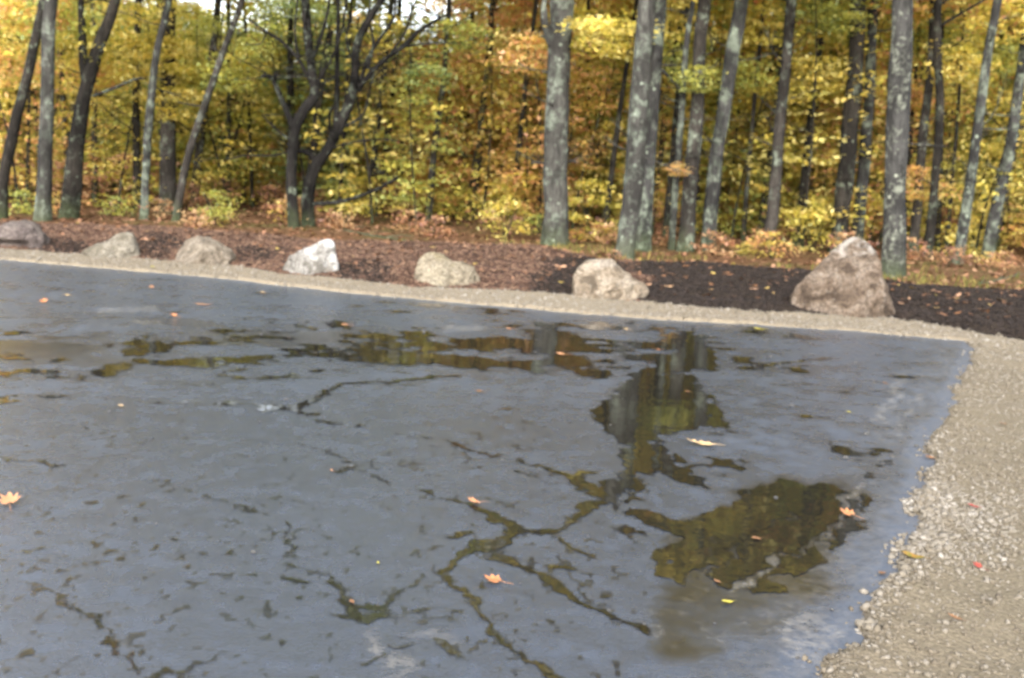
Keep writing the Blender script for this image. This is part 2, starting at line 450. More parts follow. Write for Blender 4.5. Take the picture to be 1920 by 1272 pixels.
# mulch bed: a low humped mound
def mulch_z(x, y):
    d = y - front(x); e = back(x) - y
    m = sstep(-0.25, 0.55, d) * (0.10 + 0.05 * fbm(x * 0.7, y * 0.7, s=31) + 0.035 * fbm(x * 2.1, y * 2.1, s=32) + 0.06 * np.clip(d / 4, 0, 1))
    m = m + 0.016 * fbm(x * 11, y * 11, s=33) * sstep(-0.1, 0.3, d)
    return -0.05 + m + 0.035 - 0.30 * sstep(0.3, -0.8, e) - 0.12 * sstep(-0.05, -0.6, d)
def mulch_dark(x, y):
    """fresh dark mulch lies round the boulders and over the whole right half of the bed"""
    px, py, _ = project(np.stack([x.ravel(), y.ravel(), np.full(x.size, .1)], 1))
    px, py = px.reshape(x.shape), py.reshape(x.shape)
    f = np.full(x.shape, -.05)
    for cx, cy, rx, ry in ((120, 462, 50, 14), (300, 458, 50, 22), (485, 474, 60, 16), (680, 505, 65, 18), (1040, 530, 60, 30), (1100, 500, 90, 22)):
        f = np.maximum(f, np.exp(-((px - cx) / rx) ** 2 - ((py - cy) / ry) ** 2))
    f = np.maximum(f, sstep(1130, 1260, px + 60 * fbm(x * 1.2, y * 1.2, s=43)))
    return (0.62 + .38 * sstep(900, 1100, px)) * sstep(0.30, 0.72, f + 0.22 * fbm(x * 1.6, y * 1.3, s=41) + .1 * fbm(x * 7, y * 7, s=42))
gx = np.linspace(-24, 16, 520); t = np.linspace(0, 1, 150)
X, T = np.meshgrid(gx, t)
Y = front(X) - 0.5 + T * (back(X) - front(X) + 1.6)
V = np.stack([X, Y, mulch_z(X, Y)], -1).reshape(-1, 3)
struct(link('mulch_bed', mesh_np('mulch_bed', V, gridfaces(*X.shape), m_mulch(), True, attrs={'dark': mulch_dark(X, Y).ravel()})))

# ------------------------------------------------------------------ asphalt: one slab, meshed finest where the wet patches are
nv = 900
th = np.concatenate([np.linspace(R(-38), R(36), nv, endpoint=False), np.linspace(R(36), R(322), 90, endpoint=False)])
s0 = np.concatenate([[0.01], np.geomspace(1.3, 26.0, 569)])
NS = len(s0)
RR, TH = np.meshgrid(s0, th, indexing='ij')
X = np.sin(TH) * RR; Y = np.cos(TH) * RR
EDGE = asp_d(X, Y)
P = np.stack([X, Y, np.full_like(X, ASPZ)], -1)
PXx, PXy, dep = project(P.reshape(-1, 3))
PXx, PXy, dep = PXx.reshape(X.shape), PXy.reshape(X.shape), dep.reshape(X.shape)
infront = dep > 0.5
# wetness field (metres of water inside the outline, negative outside)
wx = X + 0.05 * fbm(X * 9, Y * 9, s=61) + 0.05 * fbm(X * 3, Y * 3, s=67) + 0.02 * fbm(X * 30, Y * 30, s=62)
wy = Y + 0.08 * fbm(X * 9, Y * 7, s=63) + 0.07 * fbm(X * 3, Y * 3, s=68) + 0.03 * fbm(X * 30, Y * 24, s=64)
def seg_d(ax, ay, bx, by):
    ex, ey = bx - ax, by - ay
    t = np.clip(((wx - ax) * ex + (wy - ay) * ey) / (ex * ex + ey * ey + 1e-9), 0, 1)
    return np.hypot(wx - ax - t * ex, wy - ay - t * ey)
WN = 0.95 + 0.75 * fbm(X * 4, Y * 4, s=66)
def polyline(pts, w0, w1=None):
    w1 = w0 if w1 is None else w1
    Q = [gnd(x, y, ASPZ) for x, y in pts]
    f = np.full(X.shape, -9.0); n = len(Q) - 1
    for i in range(n):
        w = (w0 + (w1 - w0) * (i + 0.5) / n) * WN
        f = np.maximum(f, w - seg_d(Q[i].x, Q[i].y, Q[i + 1].x, Q[i + 1].y))
    return f
def polygon(pts):
    Q = [gnd(x, y, ASPZ) for x, y in pts]
    d = np.full(X.shape, 9.0); ins = np.zeros(X.shape, bool); n = len(Q)
    for i in range(n):
        a, b = Q[i], Q[(i + 1) % n]
        d = np.minimum(d, seg_d(a.x, a.y, b.x, b.y))
        if abs(a.y - b.y) > 1e-9:
            c = ((a.y > wy) != (b.y > wy)) & (wx < (b.x - a.x) * (wy - a.y) / (b.y - a.y) + a.x)
            ins ^= c
    return np.where(ins, d, -d)
fld = np.full(X.shape, -9.0)
for pts in (
    [(1100, 772), (1150, 745), (1175, 705), (1300, 702), (1335, 745), (1360, 800), (1262, 812), (1242, 832), (1300, 880), (1340, 925), (1210, 888), (1198, 942), (1290, 985), (1375, 935), (1450, 902), (1560, 905), (1635, 938), (1610, 985), (1555, 1030), (1530, 1078), (1470, 1100), (1350, 1105), (1240, 1082), (1215, 1048), (1275, 1012), (1180, 966), (1130, 937), (1098, 905), (1175, 890), (1150, 820)],
    [(1180, 706), (1300, 702), (1352, 690), (1345, 660), (1290, 644), (1265, 662), (1215, 676)],
    [(740, 664), (900, 668), (1000, 690), (900, 692), (800, 684)],
    [(1060, 690), (1150, 696), (1160, 710), (1080, 706)],
    [(840, 640), (940, 632), (960, 645), (860, 655)],
    [(0, 742), (40, 740), (45, 756), (0, 758)]):
    fld = np.maximum(fld, polygon(pts))
isl = np.maximum(polygon([(1195, 905), (1235, 888), (1330, 930), (1362, 952), (1315, 975), (1245, 945)]), polygon([(1255, 830), (1300, 818), (1380, 850), (1395, 880), (1330, 870)]))
fld = np.minimum(fld, -isl)
fld = fld - 0.30 * np.clip(fbm(X * 9, Y * 7, o=5, s=69) - 0.16, 0, 1) * sstep(-.02, .05, fld) + 0.03 * fbm(X * 22, Y * 16, s=70)
for pts, w0, w1 in (
    ([(1135, 935), (1085, 965), (1048, 998), (1000, 1000), (955, 1000), (900, 1030), (845, 1058), (826, 1071)], .040, .032),
    ([(800, 825), (870, 836), (935, 860)], .018, .03), ([(985, 865), (1040, 880), (1085, 902), (1130, 932)], .025, .055),
    ([(780, 915), (840, 940), (920, 965), (965, 1000)], .018, .04), ([(826, 1072), (870, 1130), (930, 1180), (1000, 1240), (1055, 1275)], .022, .025),
    ([(925, 1040), (990, 1065), (1040, 1098), (1100, 1125), (1180, 1165), (1205, 1182)], .026, .026),
    ([(540, 1060), (610, 1085), (640, 1130), (680, 1137), (725, 1150)], .014, .022), ([(618, 1100), (650, 1140), (680, 1162)], .02, .022),
    ([(535, 985), (556, 1010), (545, 1050)], .012, .016), ([(680, 1152), (770, 1110), (790, 1072)], .014, .02), ([(615, 1146), (730, 1157)], .016, .016),
    ([(560, 828), (610, 845), (655, 868)], .014, .022), ([(630, 886), (672, 872)], .02, .02), ([(660, 868), (732, 906)], .010, .006),
    ([(200, 748), (340, 752), (480, 760), (560, 772)], .012, .03), ([(500, 772), (540, 762), (590, 780)], .06, .05), ([(560, 770), (600, 742), (650, 722), (710, 714)], .045, .03), ([(710, 716), (860, 706)], .05, .02),
    ([(600, 790), (690, 803)], .03, .025), ([(690, 803), (800, 825)], .008, .010), ([(60, 745), (140, 740)], .025, .03),
    ([(290, 905), (380, 925), (450, 950), (490, 966)], .012, .012), ([(20, 1085), (80, 1120), (160, 1160), (190, 1210), (255, 1262)], .006, .014),
    ([(290, 1268), (350, 1246), (440, 1220)], .012, .010), ([(100, 1257), (160, 1235)], .008, .008), ([(0, 855), (90, 868), (125, 875)], .016, .020),
    ([(1030, 1012), (1100, 1048)], .012, .018), ([(1050, 1020), (1060, 1080), (1150, 1130)], .004, .008), ([(945, 1112), (1000, 1115)], .010, .008),
    ([(1160, 1000), (1210, 1005)], .03, .02), ([(1120, 975), (1210, 1030)], .008, .012), ([(850, 1010), (872, 1006)], .026, .022), ([(1172, 997), (1186, 998)], .028, .028), ([(1020, 1001), (1034, 998)], .022, .018),
    ([(470, 1033), (495, 1032)], .014, .010), ([(820, 1213), (850, 1222)], .028, .03), ([(915, 1203), (940, 1205)], .018, .016), ([(740, 1208), (750, 1212)], .02, .02), ([(955, 1230), (970, 1226)], .018, .016),
    ([(680, 1250), (720, 1245)], .012, .014), ([(860, 930), (930, 945), (985, 965)], .008, .010), ([(970, 880), (1010, 895), (1050, 910)], .02, .008), ([(420, 985), (520, 1000)], .004, .006),
    ([(1400, 775), (1500, 782), (1660, 800)], .01, .008), ([(1460, 720), (1620, 728)], .012, .008), ([(1390, 690), (1560, 672)], .05, .03), ([(1290, 880), (1400, 865)], .03, .02), ([(1330, 860), (1390, 880)], .02, .03)):
    fld = np.maximum(fld, polyline(pts, w0, w1))
# streaky band of wet patches at mid distance, and small pocks everywhere
env = np.exp(-((PXy - (655 + np.clip((900 - PXx) / 900, -0.6, 1.2) * 18)) / 52.0) ** 2) * sstep(1620, 1250, PXx)
band = fbm(X * 2.6, Y * 3.2, o=6, s=71) + 0.5 * fbm(X * 8, Y * 8, o=4, s=74)
hazy = sstep(900, 350, PXx)
fld = np.maximum(fld, np.where(infront, (band + .25 * fbm(X * 5, Y * 16, o=3, s=77) + .2 * fbm(X * 14, Y * 26, o=2, s=78) - 0.60 + 0.72 * env - 0.16 * hazy) * 0.10, -9))
pock = fbm(X * 15, Y * 13, o=3, s=81); pock2 = fbm(X * 32, Y * 24, o=2, s=83)
low = fbm(X * 0.8, Y * 0.8, s=85)
lp = sstep(690, 800, PXy) * sstep(1500, 1150, PXx)
fld = np.maximum(fld, np.where(infront, np.maximum((pock - 0.61 + 0.12 * low) * 0.06, (pock2 - 0.58 + 0.12 * low) * 0.03) - (1 - lp) * 0.05, -9))
for a, b, w in (((1620, 900), (1535, 1015), .016), ((1560, 985), (1370, 1105), .010), ((1480, 960), (1300, 1090), .005)):
    fld = np.minimum(fld, .02 - polyline([a, b], w) - .02 + .02 * fbm(X * 12, Y * 12, s=99))       # grit tracked through the water
fld = np.minimum(fld, EDGE - 0.16)      # never over the asphalt's rim
fld = np.where(infront, fld, -1.0)
# thin film round the water, dusty gravel side, and sky glints painted pale
film = np.clip(sstep(-0.13, 0.015, fld + 0.06 * fbm(X * 14, Y * 12, s=98)) * 0.5, 0, 1)
murk = polygon([(1205, 1010), (1380, 925), (1450, 890), (1580, 895), (1665, 935), (1640, 985), (1590, 1030), (1585, 1095), (1545, 1130), (1450, 1180), (1330, 1260), (1200, 1290), (1180, 1190), (1215, 1110)])
mk = sstep(-0.10, 0.16, murk + 0.12 * fbm(X * 3.5, Y * 3.5, s=91) + 0.05 * fbm(X * 16, Y * 16, s=92))
film = np.maximum(film, mk * np.clip(0.95 + 0.5 * fbm(X * 6, Y * 6, s=93) - 0.25 * sstep(1090, 1220, PXy), 0, 1))
film = np.maximum(film, np.where(infront, lp * 0.7 * np.maximum(sstep(0.42, 0.62, pock + 0.15 * low), sstep(0.42, 0.62, pock2 + .15 * low)), 0))
env2 = np.exp(-((PXy - 640) / 62.0) ** 2) * sstep(1000, 500, PXx)
soft = fbm(X * 0.9, Y * 1.6, o=4, s=75) + .5 * fbm(X * 4, Y * 5, o=3, s=76)
film = np.maximum(film, np.where(infront, env2 * sstep(-0.30, 0.25, soft) * 0.85, 0))
film = np.maximum(film, np.where(infront, env * sstep(-0.25, 0.3, band) * 0.45, 0))
edge_d = EDGE
dust_glint = sstep(0.55, 0.0, edge_d + 0.25 * fbm(X * 3, Y * 3, s=95)) * 0.35
for a, b, w in (((1725, 735), (1675, 815), .03), ((1620, 900), (1540, 1010), .018), ((1560, 985), (1370, 1105), .012), ((1690, 700), (1655, 790), .05), ((1500, 1180), (1560, 1260), .12)):
    dust_glint = np.maximum(dust_glint, sstep(-0.02, 0.02, polyline([a, b], w)) * 0.8)
for pts in ([(690, 1185), (770, 1262), (735, 1275), (690, 1230)], [(780, 1190), (840, 1185), (850, 1200), (790, 1205)], [(190, 578), (290, 576), (290, 584), (190, 586)], [(820, 610), (920, 612), (900, 620), (830, 622)], [(240, 603), (300, 600), (300, 610)]):  # pale marks, sky reflections and glints among them, put into the colour
    dust_glint = np.maximum(dust_glint, sstep(-0.05, 0.03, polygon(pts)) * 0.8)
dust_glint = np.maximum(dust_glint, mk * 0.35 * sstep(.15, .5, fbm(X * 20, Y * 16, s=97)))
dust_glint = np.where(infront, dust_glint, 0.1)
ang = len(th)
i = np.arange(NS - 1)[:, None] * ang; j = np.arange(ang)[None]; j2 = (np.arange(ang)[None] + 1) % ang
Fq = np.stack([i + j, i + ang + j, i + ang + j2, i + j2], -1).reshape(-1, 4)
V = P.reshape(-1, 3)
ok = (EDGE.ravel() > -0.16)[Fq].all(1)          # its rim lies under the lapping gravel
used, inv = np.unique(Fq[ok], return_inverse=True)
struct(link('asphalt', mesh_np('asphalt', V[used], inv.reshape(-1, 4), m_asphalt(), True, attrs={'film': film.ravel()[used], 'dust_glint': dust_glint.ravel()[used]})))
# puddles: cells with water, their rims moved onto the water line
f = fld[:, :nv]
gi, gj = np.gradient(f)
g2 = gi * gi + gj * gj + 1e-10
neg = f < 0
oi = np.where(neg, np.clip(-f * gi / g2, -1, 1), 0); oj = np.where(neg, np.clip(-f * gj / g2, -1, 1), 0)
I, J = np.meshgrid(np.arange(NS), np.arange(nv), indexing='ij')
ii = np.clip(I + oi, 0, NS - 1.001); jj = np.clip(J + oj, 0, nv - 1.001)
i0, j0 = ii.astype(int), jj.astype(int); fi, fj = (ii - i0)[..., None], (jj - j0)[..., None]
PG = P[:, :nv]
PW = PG[i0, j0] * (1 - fi) * (1 - fj) + PG[i0 + 1, j0] * fi * (1 - fj) + PG[i0, j0 + 1] * (1 - fi) * fj + PG[i0 + 1, j0 + 1] * fi * fj
PW[..., 2] = ASPZ + 0.003
pos = f > 0
keep = (pos[:-1, :-1].astype(int) + pos[1:, :-1] + pos[:-1, 1:] + pos[1:, 1:]) >= 1
q = gridfaces(NS, nv)[keep.ravel()][:, ::-1]
used, inv = np.unique(q, return_inverse=True)
struct(link('puddle', mesh_np('puddle', PW.reshape(-1, 3)[used], inv.reshape(-1, 4), m_puddle(), True, attrs={'depth': np.clip(f, 0, 1).ravel()[used]})))

# ------------------------------------------------------------------ loose gravel, mulch chips, leaf litter (nobody could count them)
def ico():
    p = (1 + 5 ** 0.5) / 2
    v = np.array([(-1, p, 0), (1, p, 0), (-1, -p, 0), (1, -p, 0), (0, -1, p), (0, 1, p), (0, -1, -p), (0, 1, -p), (p, 0, -1), (p, 0, 1), (-p, 0, -1), (-p, 0, 1)], float)
    v /= np.linalg.norm(v[0])
    f = np.array([(0, 11, 5), (0, 5, 1), (0, 1, 7), (0, 7, 10), (0, 10, 11), (1, 5, 9), (5, 11, 4), (11, 10, 2), (10, 7, 6), (7, 1, 8), (3, 9, 4), (3, 4, 2), (3, 2, 6), (3, 6, 8), (3, 8, 9), (4, 9, 5), (2, 4, 11), (6, 2, 10), (8, 6, 7), (9, 8, 1)])
    return v, f
def inside_asp(x, y, margin):
    return asp_d(np.asarray(x, float), np.asarray(y, float)) > margin
IV, IF = ico()
STONE = m_stone()
def stones(n, xr, yr, smin, smax, dens, seed, margin=0.0):
    g = np.random.default_rng(seed)
    x, y = g.uniform(*xr, n), g.uniform(*yr, n)
    ok = (asp_d(x, y) + 0.06 * fbm(x * 2.6, y * 2.2, s=23) + 0.05 * fbm(x * 8, y * 7, s=24) < margin + .05 * g.uniform(0, 1, n) ** 9) & (y < front(x) + 0.25) & (g.uniform(0, 1, n) < dens(x, y))
    x, y = x[ok], y[ok]; n = len(x)
    s = smin * (smax / smin) ** (g.uniform(0, 1, n) ** 2.6)
    sc = np.stack([s * g.uniform(.8, 1.35, n), s * g.uniform(.7, 1.2, n), s * g.uniform(.45, .8, n)], 1)
    z = np.maximum(np.where(inside_asp(x, y, 0), ASPZ, -1), gravel_z(x, y)) + sc[:, 2] * 0.3
    tv = IV * 1.0
    Vv, Ff = scatter(tv, IF, np.stack([x, y, z], 1), sc, rotmats(n, 0.5, g))
    Vv += (g.uniform(-1, 1, Vv.shape) * 0.28) * np.repeat(s, 12)[:, None]
    return Vv, Ff, np.repeat(np.clip(g.beta(2.0, 3.2, n) + .12 * fbm(x * 1.2, y * 1.2, s=105), 0, 1), 20)
def near(x, y):
    px, py, _ = project(np.stack([x, y, np.zeros_like(x)], 1))
    coarse = np.exp(-((py - 1000) / 75) ** 2) * sstep(1960, 1700, px) + sstep(.22, .05, -asp_d(x, y)) * sstep(820, 900, py)
    return np.clip(0.24 + 0.32 * fbm(x * 1.4, y * 1.4, s=101) + 0.7 * coarse, 0.05, 1)
parts = [stones(190000, (0.5, 4.2), (2.6, 9.5), .003, .014, near, 5, 0.0),
         stones(40000, (1.0, 6.5), (8, 13.5), .006, .022, near, 6, 0.0),
         stones(90000, (-11, 5), (9.5, 17), .007, .022, lambda x, y: np.full_like(x, .5), 7, 0.0)]
def patch(x, y):
    px, py, _ = project(np.stack([x, y, np.zeros_like(x)], 1))
    return np.exp(-((py - 1000) / 70) ** 2) * sstep(1960, 1720, px) * np.clip(.7 + fbm(x * 3, y * 3, s=107), 0, 1) + .5 * sstep(.16, .03, -asp_d(x, y)) * sstep(800, 900, py)
a, b, c = stones(60000, (1.2, 4.2), (2.8, 6.5), .007, .021, patch, 8, 0.0)
parts.append((a, b, np.clip(c + .22, 0, 1)))
parts[2] = (parts[2][0], parts[2][1], np.clip(parts[2][2] + .2, 0, 1))
Vs, Fs, Ts, off = [], [], [], 0
for a, b, c in parts:
    Vs.append(a); Fs.append(b + off); Ts.append(c); off += len(a)
struct(link('gravel', mesh_np('gravel', np.concatenate(Vs), np.concatenate(Fs), STONE, False, attrs={'tone': np.concatenate(Ts)})), 'stuff')

BOX = np.array([(-1, -1, -1), (1, -1, -1), (1, 1, -1), (-1, 1, -1), (-1, -1, 1), (1, -1, 1), (1, 1, 1), (-1, 1, 1)], float)
BOXF = np.array([(0, 3, 2, 1), (4, 5, 6, 7), (0, 1, 5, 4), (1, 2, 6, 5), (2, 3, 7, 6), (3, 0, 4, 7)])
g = np.random.default_rng(21)
n = 60000
x = g.uniform(-13, 8, n); y = front(x) + 0.02 + g.uniform(0, 1, n) ** 1.3 * (back(x) - front(x) + 0.4)
sc = np.stack([g.uniform(.008, .034, n), g.uniform(.003, .009, n), g.uniform(.002, .005, n)], 1)
Vv, Ff = scatter(BOX, BOXF, np.stack([x, y, mulch_z(x, y) + 0.006], 1), sc, rotmats(n, 0.4, g))
dk = mulch_dark(x, y)
tone = np.clip(np.where(g.uniform(0, 1, n) < dk, g.uniform(0, .42, n), g.uniform(.38, 1, n)), 0, 1)
CHIP = m_chip('mulch chip', [(0.0, (0.007, 0.0059, 0.0055)), (0.4, (0.0352, 0.0267, 0.0234)), (0.5, (0.0599, 0.0341, 0.0248)), (0.8, (0.1267, 0.0743, 0.0517)), (1.0, (0.2041, 0.1336, 0.0895))])
struct(link('mulch_chips', mesh_np('mulch_chips', Vv, Ff, CHIP, False, attrs={'tone': np.repeat(tone, 6)})), 'stuff')

LV = np.array([(-1, 0, 0.12), (-0.35, -0.5, 0), (0.35, -0.48, -.05), (1, 0, 0.15), (0.4, 0.5, 0.02), (-0.3, 0.48, 0.06)], float)
LF = np.array([(0, 1, 2, 5), (5, 2, 3, 4)])
def litter(name, n, xr, yf, zf, size, mat, seed):
    g = np.random.default_rng(seed)
    x = g.uniform(*xr, n); y = yf(x, g.uniform(0, 1, n))
    s = g.uniform(*size, n)
    Vv, Ff = scatter(LV, LF, np.stack([x, y, zf(x, y) + 0.012], 1), np.stack([s, s * g.uniform(.7, 1.1, n), s], 1), rotmats(n, 0.35, g))
    return struct(link(name, mesh_np(name, Vv, Ff, mat, False, attrs={'tone': np.repeat(g.uniform(0, 1, n), 2)})), 'stuff')
LIT = m_chip('leaf litter', [(0.0, (0.048, 0.0256, 0.0144)), (0.4, (0.136, 0.0656, 0.032)), (0.7, (0.208, 0.108, 0.064)), (0.93, (0.24, 0.144, 0.088)), (1.0, (0.32, 0.24, 0.056))])
litter('leaf_litter', 1500, (-13, 7), lambda x, u: front(x) + 0.5 + u ** 0.8 * (back(x) - front(x)), mulch_z, (.03, .065), LIT, 31)
litter('fallen_leaves', 16000, (-18, 16), lambda x, u: back(x) - 0.3 + u ** 1.6 * 16, lambda x, y: np.maximum(floor_z(x, y), mulch_z(x, y)), (.035, .075), LIT, 32)
GRS = m_chip('grass', [(0.0, (0.042, 0.0493, 0.012)), (0.5, (0.1008, 0.0915, 0.024)), (1.0, (0.2016, 0.1478, 0.048))])
g = np.random.default_rng(35)
n = 4200
x = g.uniform(-2, 9, n); y = back(x) - 0.15 + g.uniform(0, 1, n) ** 1.5 * 3.0
ok = fbm(x * 0.8, y * 0.8, s=111) > -0.05
x, y = x[ok], y[ok]; n = len(x)
BL = np.array([(-.06, 0, 0), (.06, 0, 0), (.1, .12, .6), (.05, .35, 1.0)], float)
s = g.uniform(.05, .16, n)
Vv, Ff = scatter(BL, np.array([(0, 1, 2, 3)]), np.stack([x, y, np.maximum(floor_z(x, y), mulch_z(x, y)) - .01], 1), np.stack([s, s, s], 1), rotmats(n, 0.3, g))
struct(link('grass', mesh_np('grass', Vv, Ff, GRS, False, attrs={'tone': g.uniform(0, 1, n)})), 'stuff')

# ------------------------------------------------------------------ boulders
def boulder(label, outline, basey, mat, depth=0.45, planes=9, seed=0, lean=0.15, hollow=None):
    g = np.random.default_rng(seed)
    xs = [p[0] for p in outline]
    b = gnd((min(xs) + max(xs)) / 2, basey, 0.0)
    Yp = b.y + 0.12
    Q = [at(px, py, Yp) for px, py in outline]
    L = np.array([(q.x - b.x, q.z) for q in Q])
    w = L[:, 0].max() - L[:, 0].min(); h = L[:, 1].max()
    lo = -0.12
    L = np.concatenate([[[L[0, 0] + 0.01, lo]], L, [[L[-1, 0] - 0.01, lo]]])
    seg = np.hypot(*np.diff(L, axis=0).T); u = np.concatenate([[0], np.cumsum(seg)])
    N, M = 84, 48
    uu = np.linspace(0, u[-1], N)
    ox, oz = np.interp(uu, u, L[:, 0]), np.interp(uu, u, L[:, 1])
    for _ in range(1):                                    # soften the corners a little
        ox[1:-1] = (ox[:-2] + 2 * ox[1:-1] + ox[2:]) / 4; oz[1:-1] = (oz[:-2] + 2 * oz[1:-1] + oz[2:]) / 4
    t = np.sin(np.linspace(-np.pi / 2, np.pi / 2, M))
    k = np.clip(1 - np.abs(t) ** 2.4, 0.0015, 1) ** (1 / 2.0)
    cx = (ox.min() + ox.max()) / 2
    D = w * depth
    V = np.zeros((M, N, 3))
    V[..., 0] = cx + (ox[None] - cx) * k[:, None]
    V[..., 2] = lo + (oz[None] - lo) * k[:, None]
    V[..., 1] = t[:, None] * D + lean * (V[..., 2] - lo) * 0.6
    V = V.reshape(-1, 3)
    c = np.array([cx, 0, h * 0.35])
    for _ in range(planes):                               # flat broken faces towards the viewer and the top
        nrm = np.array([g.uniform(-.6, .6), g.uniform(-1, -.5), g.uniform(-.3, .7)]); nrm /= np.linalg.norm(nrm)
        d = (V - c) @ nrm
        lim = np.quantile(d, g.uniform(.80, .93))
        V -= np.clip(d - lim, 0, None)[:, None] * nrm * 0.97
    sN = 1 / max(w, 0.3)
    dirv = V - c; dirv /= np.linalg.norm(dirv, axis=1)[:, None] + 1e-6
    a = V * sN
    V += dirv * (0.045 * w * fbm(a[:, 0] * 3.2, a[:, 1] * 3.2, a[:, 2] * 3.2, s=seed) + 0.032 * w * np.abs(fbm(a[:, 0] * 9, a[:, 1] * 9, a[:, 2] * 9, s=seed + 5)))[:, None]
    V += dirv * (0.05 * w * (np.abs(fbm(a[:, 0] * 5.5, a[:, 1] * 5.5, a[:, 2] * 5.5, o=3, s=seed + 9)) - .15))[:, None]
    if hollow:                                            # an undercut in the front face
        hx0, hz0, rx, rz = hollow
        hw = np.exp(-((V[:, 0] - cx - hx0 * w) / (rx * w)) ** 4 - ((V[:, 2] - hz0 * h) / (rz * h)) ** 4) * (V[:, 1] < 0)
        V[:, 1] += hw * D * 0.5
    me = mesh_np('boulder', V, gridfaces(M, N), mat, True)
    o = link('boulder', me, None, (b.x, Yp, 0))
    return tag(o, label, 'boulder', 'boulders along the edge of the gravel')
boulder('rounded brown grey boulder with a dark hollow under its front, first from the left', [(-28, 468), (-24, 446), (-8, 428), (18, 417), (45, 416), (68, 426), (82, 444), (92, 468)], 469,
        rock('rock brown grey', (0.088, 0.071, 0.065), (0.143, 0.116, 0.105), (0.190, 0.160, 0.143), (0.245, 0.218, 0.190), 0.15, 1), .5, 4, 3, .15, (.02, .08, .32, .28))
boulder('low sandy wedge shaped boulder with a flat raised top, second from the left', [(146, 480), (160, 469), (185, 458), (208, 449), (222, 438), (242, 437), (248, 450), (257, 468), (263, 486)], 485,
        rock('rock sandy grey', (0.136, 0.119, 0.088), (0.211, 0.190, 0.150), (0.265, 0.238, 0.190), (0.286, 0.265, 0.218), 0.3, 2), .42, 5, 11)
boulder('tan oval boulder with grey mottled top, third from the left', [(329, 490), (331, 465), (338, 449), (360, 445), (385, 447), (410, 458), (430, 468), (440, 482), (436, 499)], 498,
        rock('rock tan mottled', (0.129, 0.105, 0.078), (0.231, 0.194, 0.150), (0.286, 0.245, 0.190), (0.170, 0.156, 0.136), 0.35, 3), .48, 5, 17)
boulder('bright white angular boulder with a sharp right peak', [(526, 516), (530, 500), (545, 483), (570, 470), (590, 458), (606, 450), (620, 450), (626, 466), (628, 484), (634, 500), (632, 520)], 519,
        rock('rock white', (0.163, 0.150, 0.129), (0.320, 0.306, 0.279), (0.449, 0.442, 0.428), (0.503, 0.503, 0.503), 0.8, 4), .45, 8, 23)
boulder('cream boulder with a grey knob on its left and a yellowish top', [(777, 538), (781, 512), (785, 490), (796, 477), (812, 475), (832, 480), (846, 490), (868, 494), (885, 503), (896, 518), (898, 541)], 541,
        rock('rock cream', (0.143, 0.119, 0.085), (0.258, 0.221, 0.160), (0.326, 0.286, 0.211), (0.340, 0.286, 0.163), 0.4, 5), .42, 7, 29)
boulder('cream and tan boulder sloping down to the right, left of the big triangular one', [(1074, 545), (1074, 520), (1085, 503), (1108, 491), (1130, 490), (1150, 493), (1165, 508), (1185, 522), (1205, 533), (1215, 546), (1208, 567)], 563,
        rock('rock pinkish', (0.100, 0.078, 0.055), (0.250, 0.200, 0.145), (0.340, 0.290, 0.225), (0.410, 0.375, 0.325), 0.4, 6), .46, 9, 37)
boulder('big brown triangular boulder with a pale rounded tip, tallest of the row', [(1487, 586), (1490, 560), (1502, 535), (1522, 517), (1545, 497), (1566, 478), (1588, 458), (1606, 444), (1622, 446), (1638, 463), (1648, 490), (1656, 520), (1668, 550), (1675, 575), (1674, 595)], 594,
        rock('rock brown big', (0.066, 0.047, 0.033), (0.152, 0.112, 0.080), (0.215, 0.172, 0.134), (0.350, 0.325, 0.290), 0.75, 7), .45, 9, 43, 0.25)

# ------------------------------------------------------------------ foliage prototypes
KITE = np.array([(-1, 0, 0.0), (-.1, -.52, .07), (1, 0, -.10), (-.1, .52, .07)], float)
def foliage(name, nspray, per, hx, hz, z0, leaf, seed, flat=0.14, sr=0.45, hollow=0.2, taper=0.5, tilt=0.75):
    """leaves in flat sprays through a crown's volume; local origin at its foot"""
    g = np.random.default_rng(seed)
    zz = g.uniform(0, 1, nspray)
    prof = (np.sin(np.pi * np.clip(zz * 0.86 + 0.10, 0, 1))) ** taper
    rr = hx * prof * np.sqrt(g.uniform(hollow, 1, nspray)); aa = g.uniform(0, 2 * np.pi, nspray)
    C = np.stack([np.cos(aa) * rr, np.sin(aa) * rr, z0 + zz * hz], 1)
    tn = g.uniform(0.05, 0.95, nspray)
    m = g.poisson(per, nspray); idx = np.repeat(np.arange(nspray), m); n = len(idx)
    s = sr * g.uniform(.5, 1.4, nspray)[idx]
    off = g.normal(0, 1, (n, 3)) * np.stack([s, s, s * flat / 0.45], 1) * 0.6
    off[:, 2] -= 0.12 * (off[:, 0] ** 2 + off[:, 1] ** 2)
    L = leaf * g.uniform(.6, 1.3, n)
    V, Fc = scatter(KITE, np.array([(0, 1, 2, 3)]), C[idx] + off, np.stack([L, L, L], 1), rotmats(n, tilt, g))
    tone = np.clip(tn[idx] + g.normal(0, .16, n), 0, 1)
    return mesh_np(name, V, Fc, LEAF['y'], False, attrs={'tone': tone})
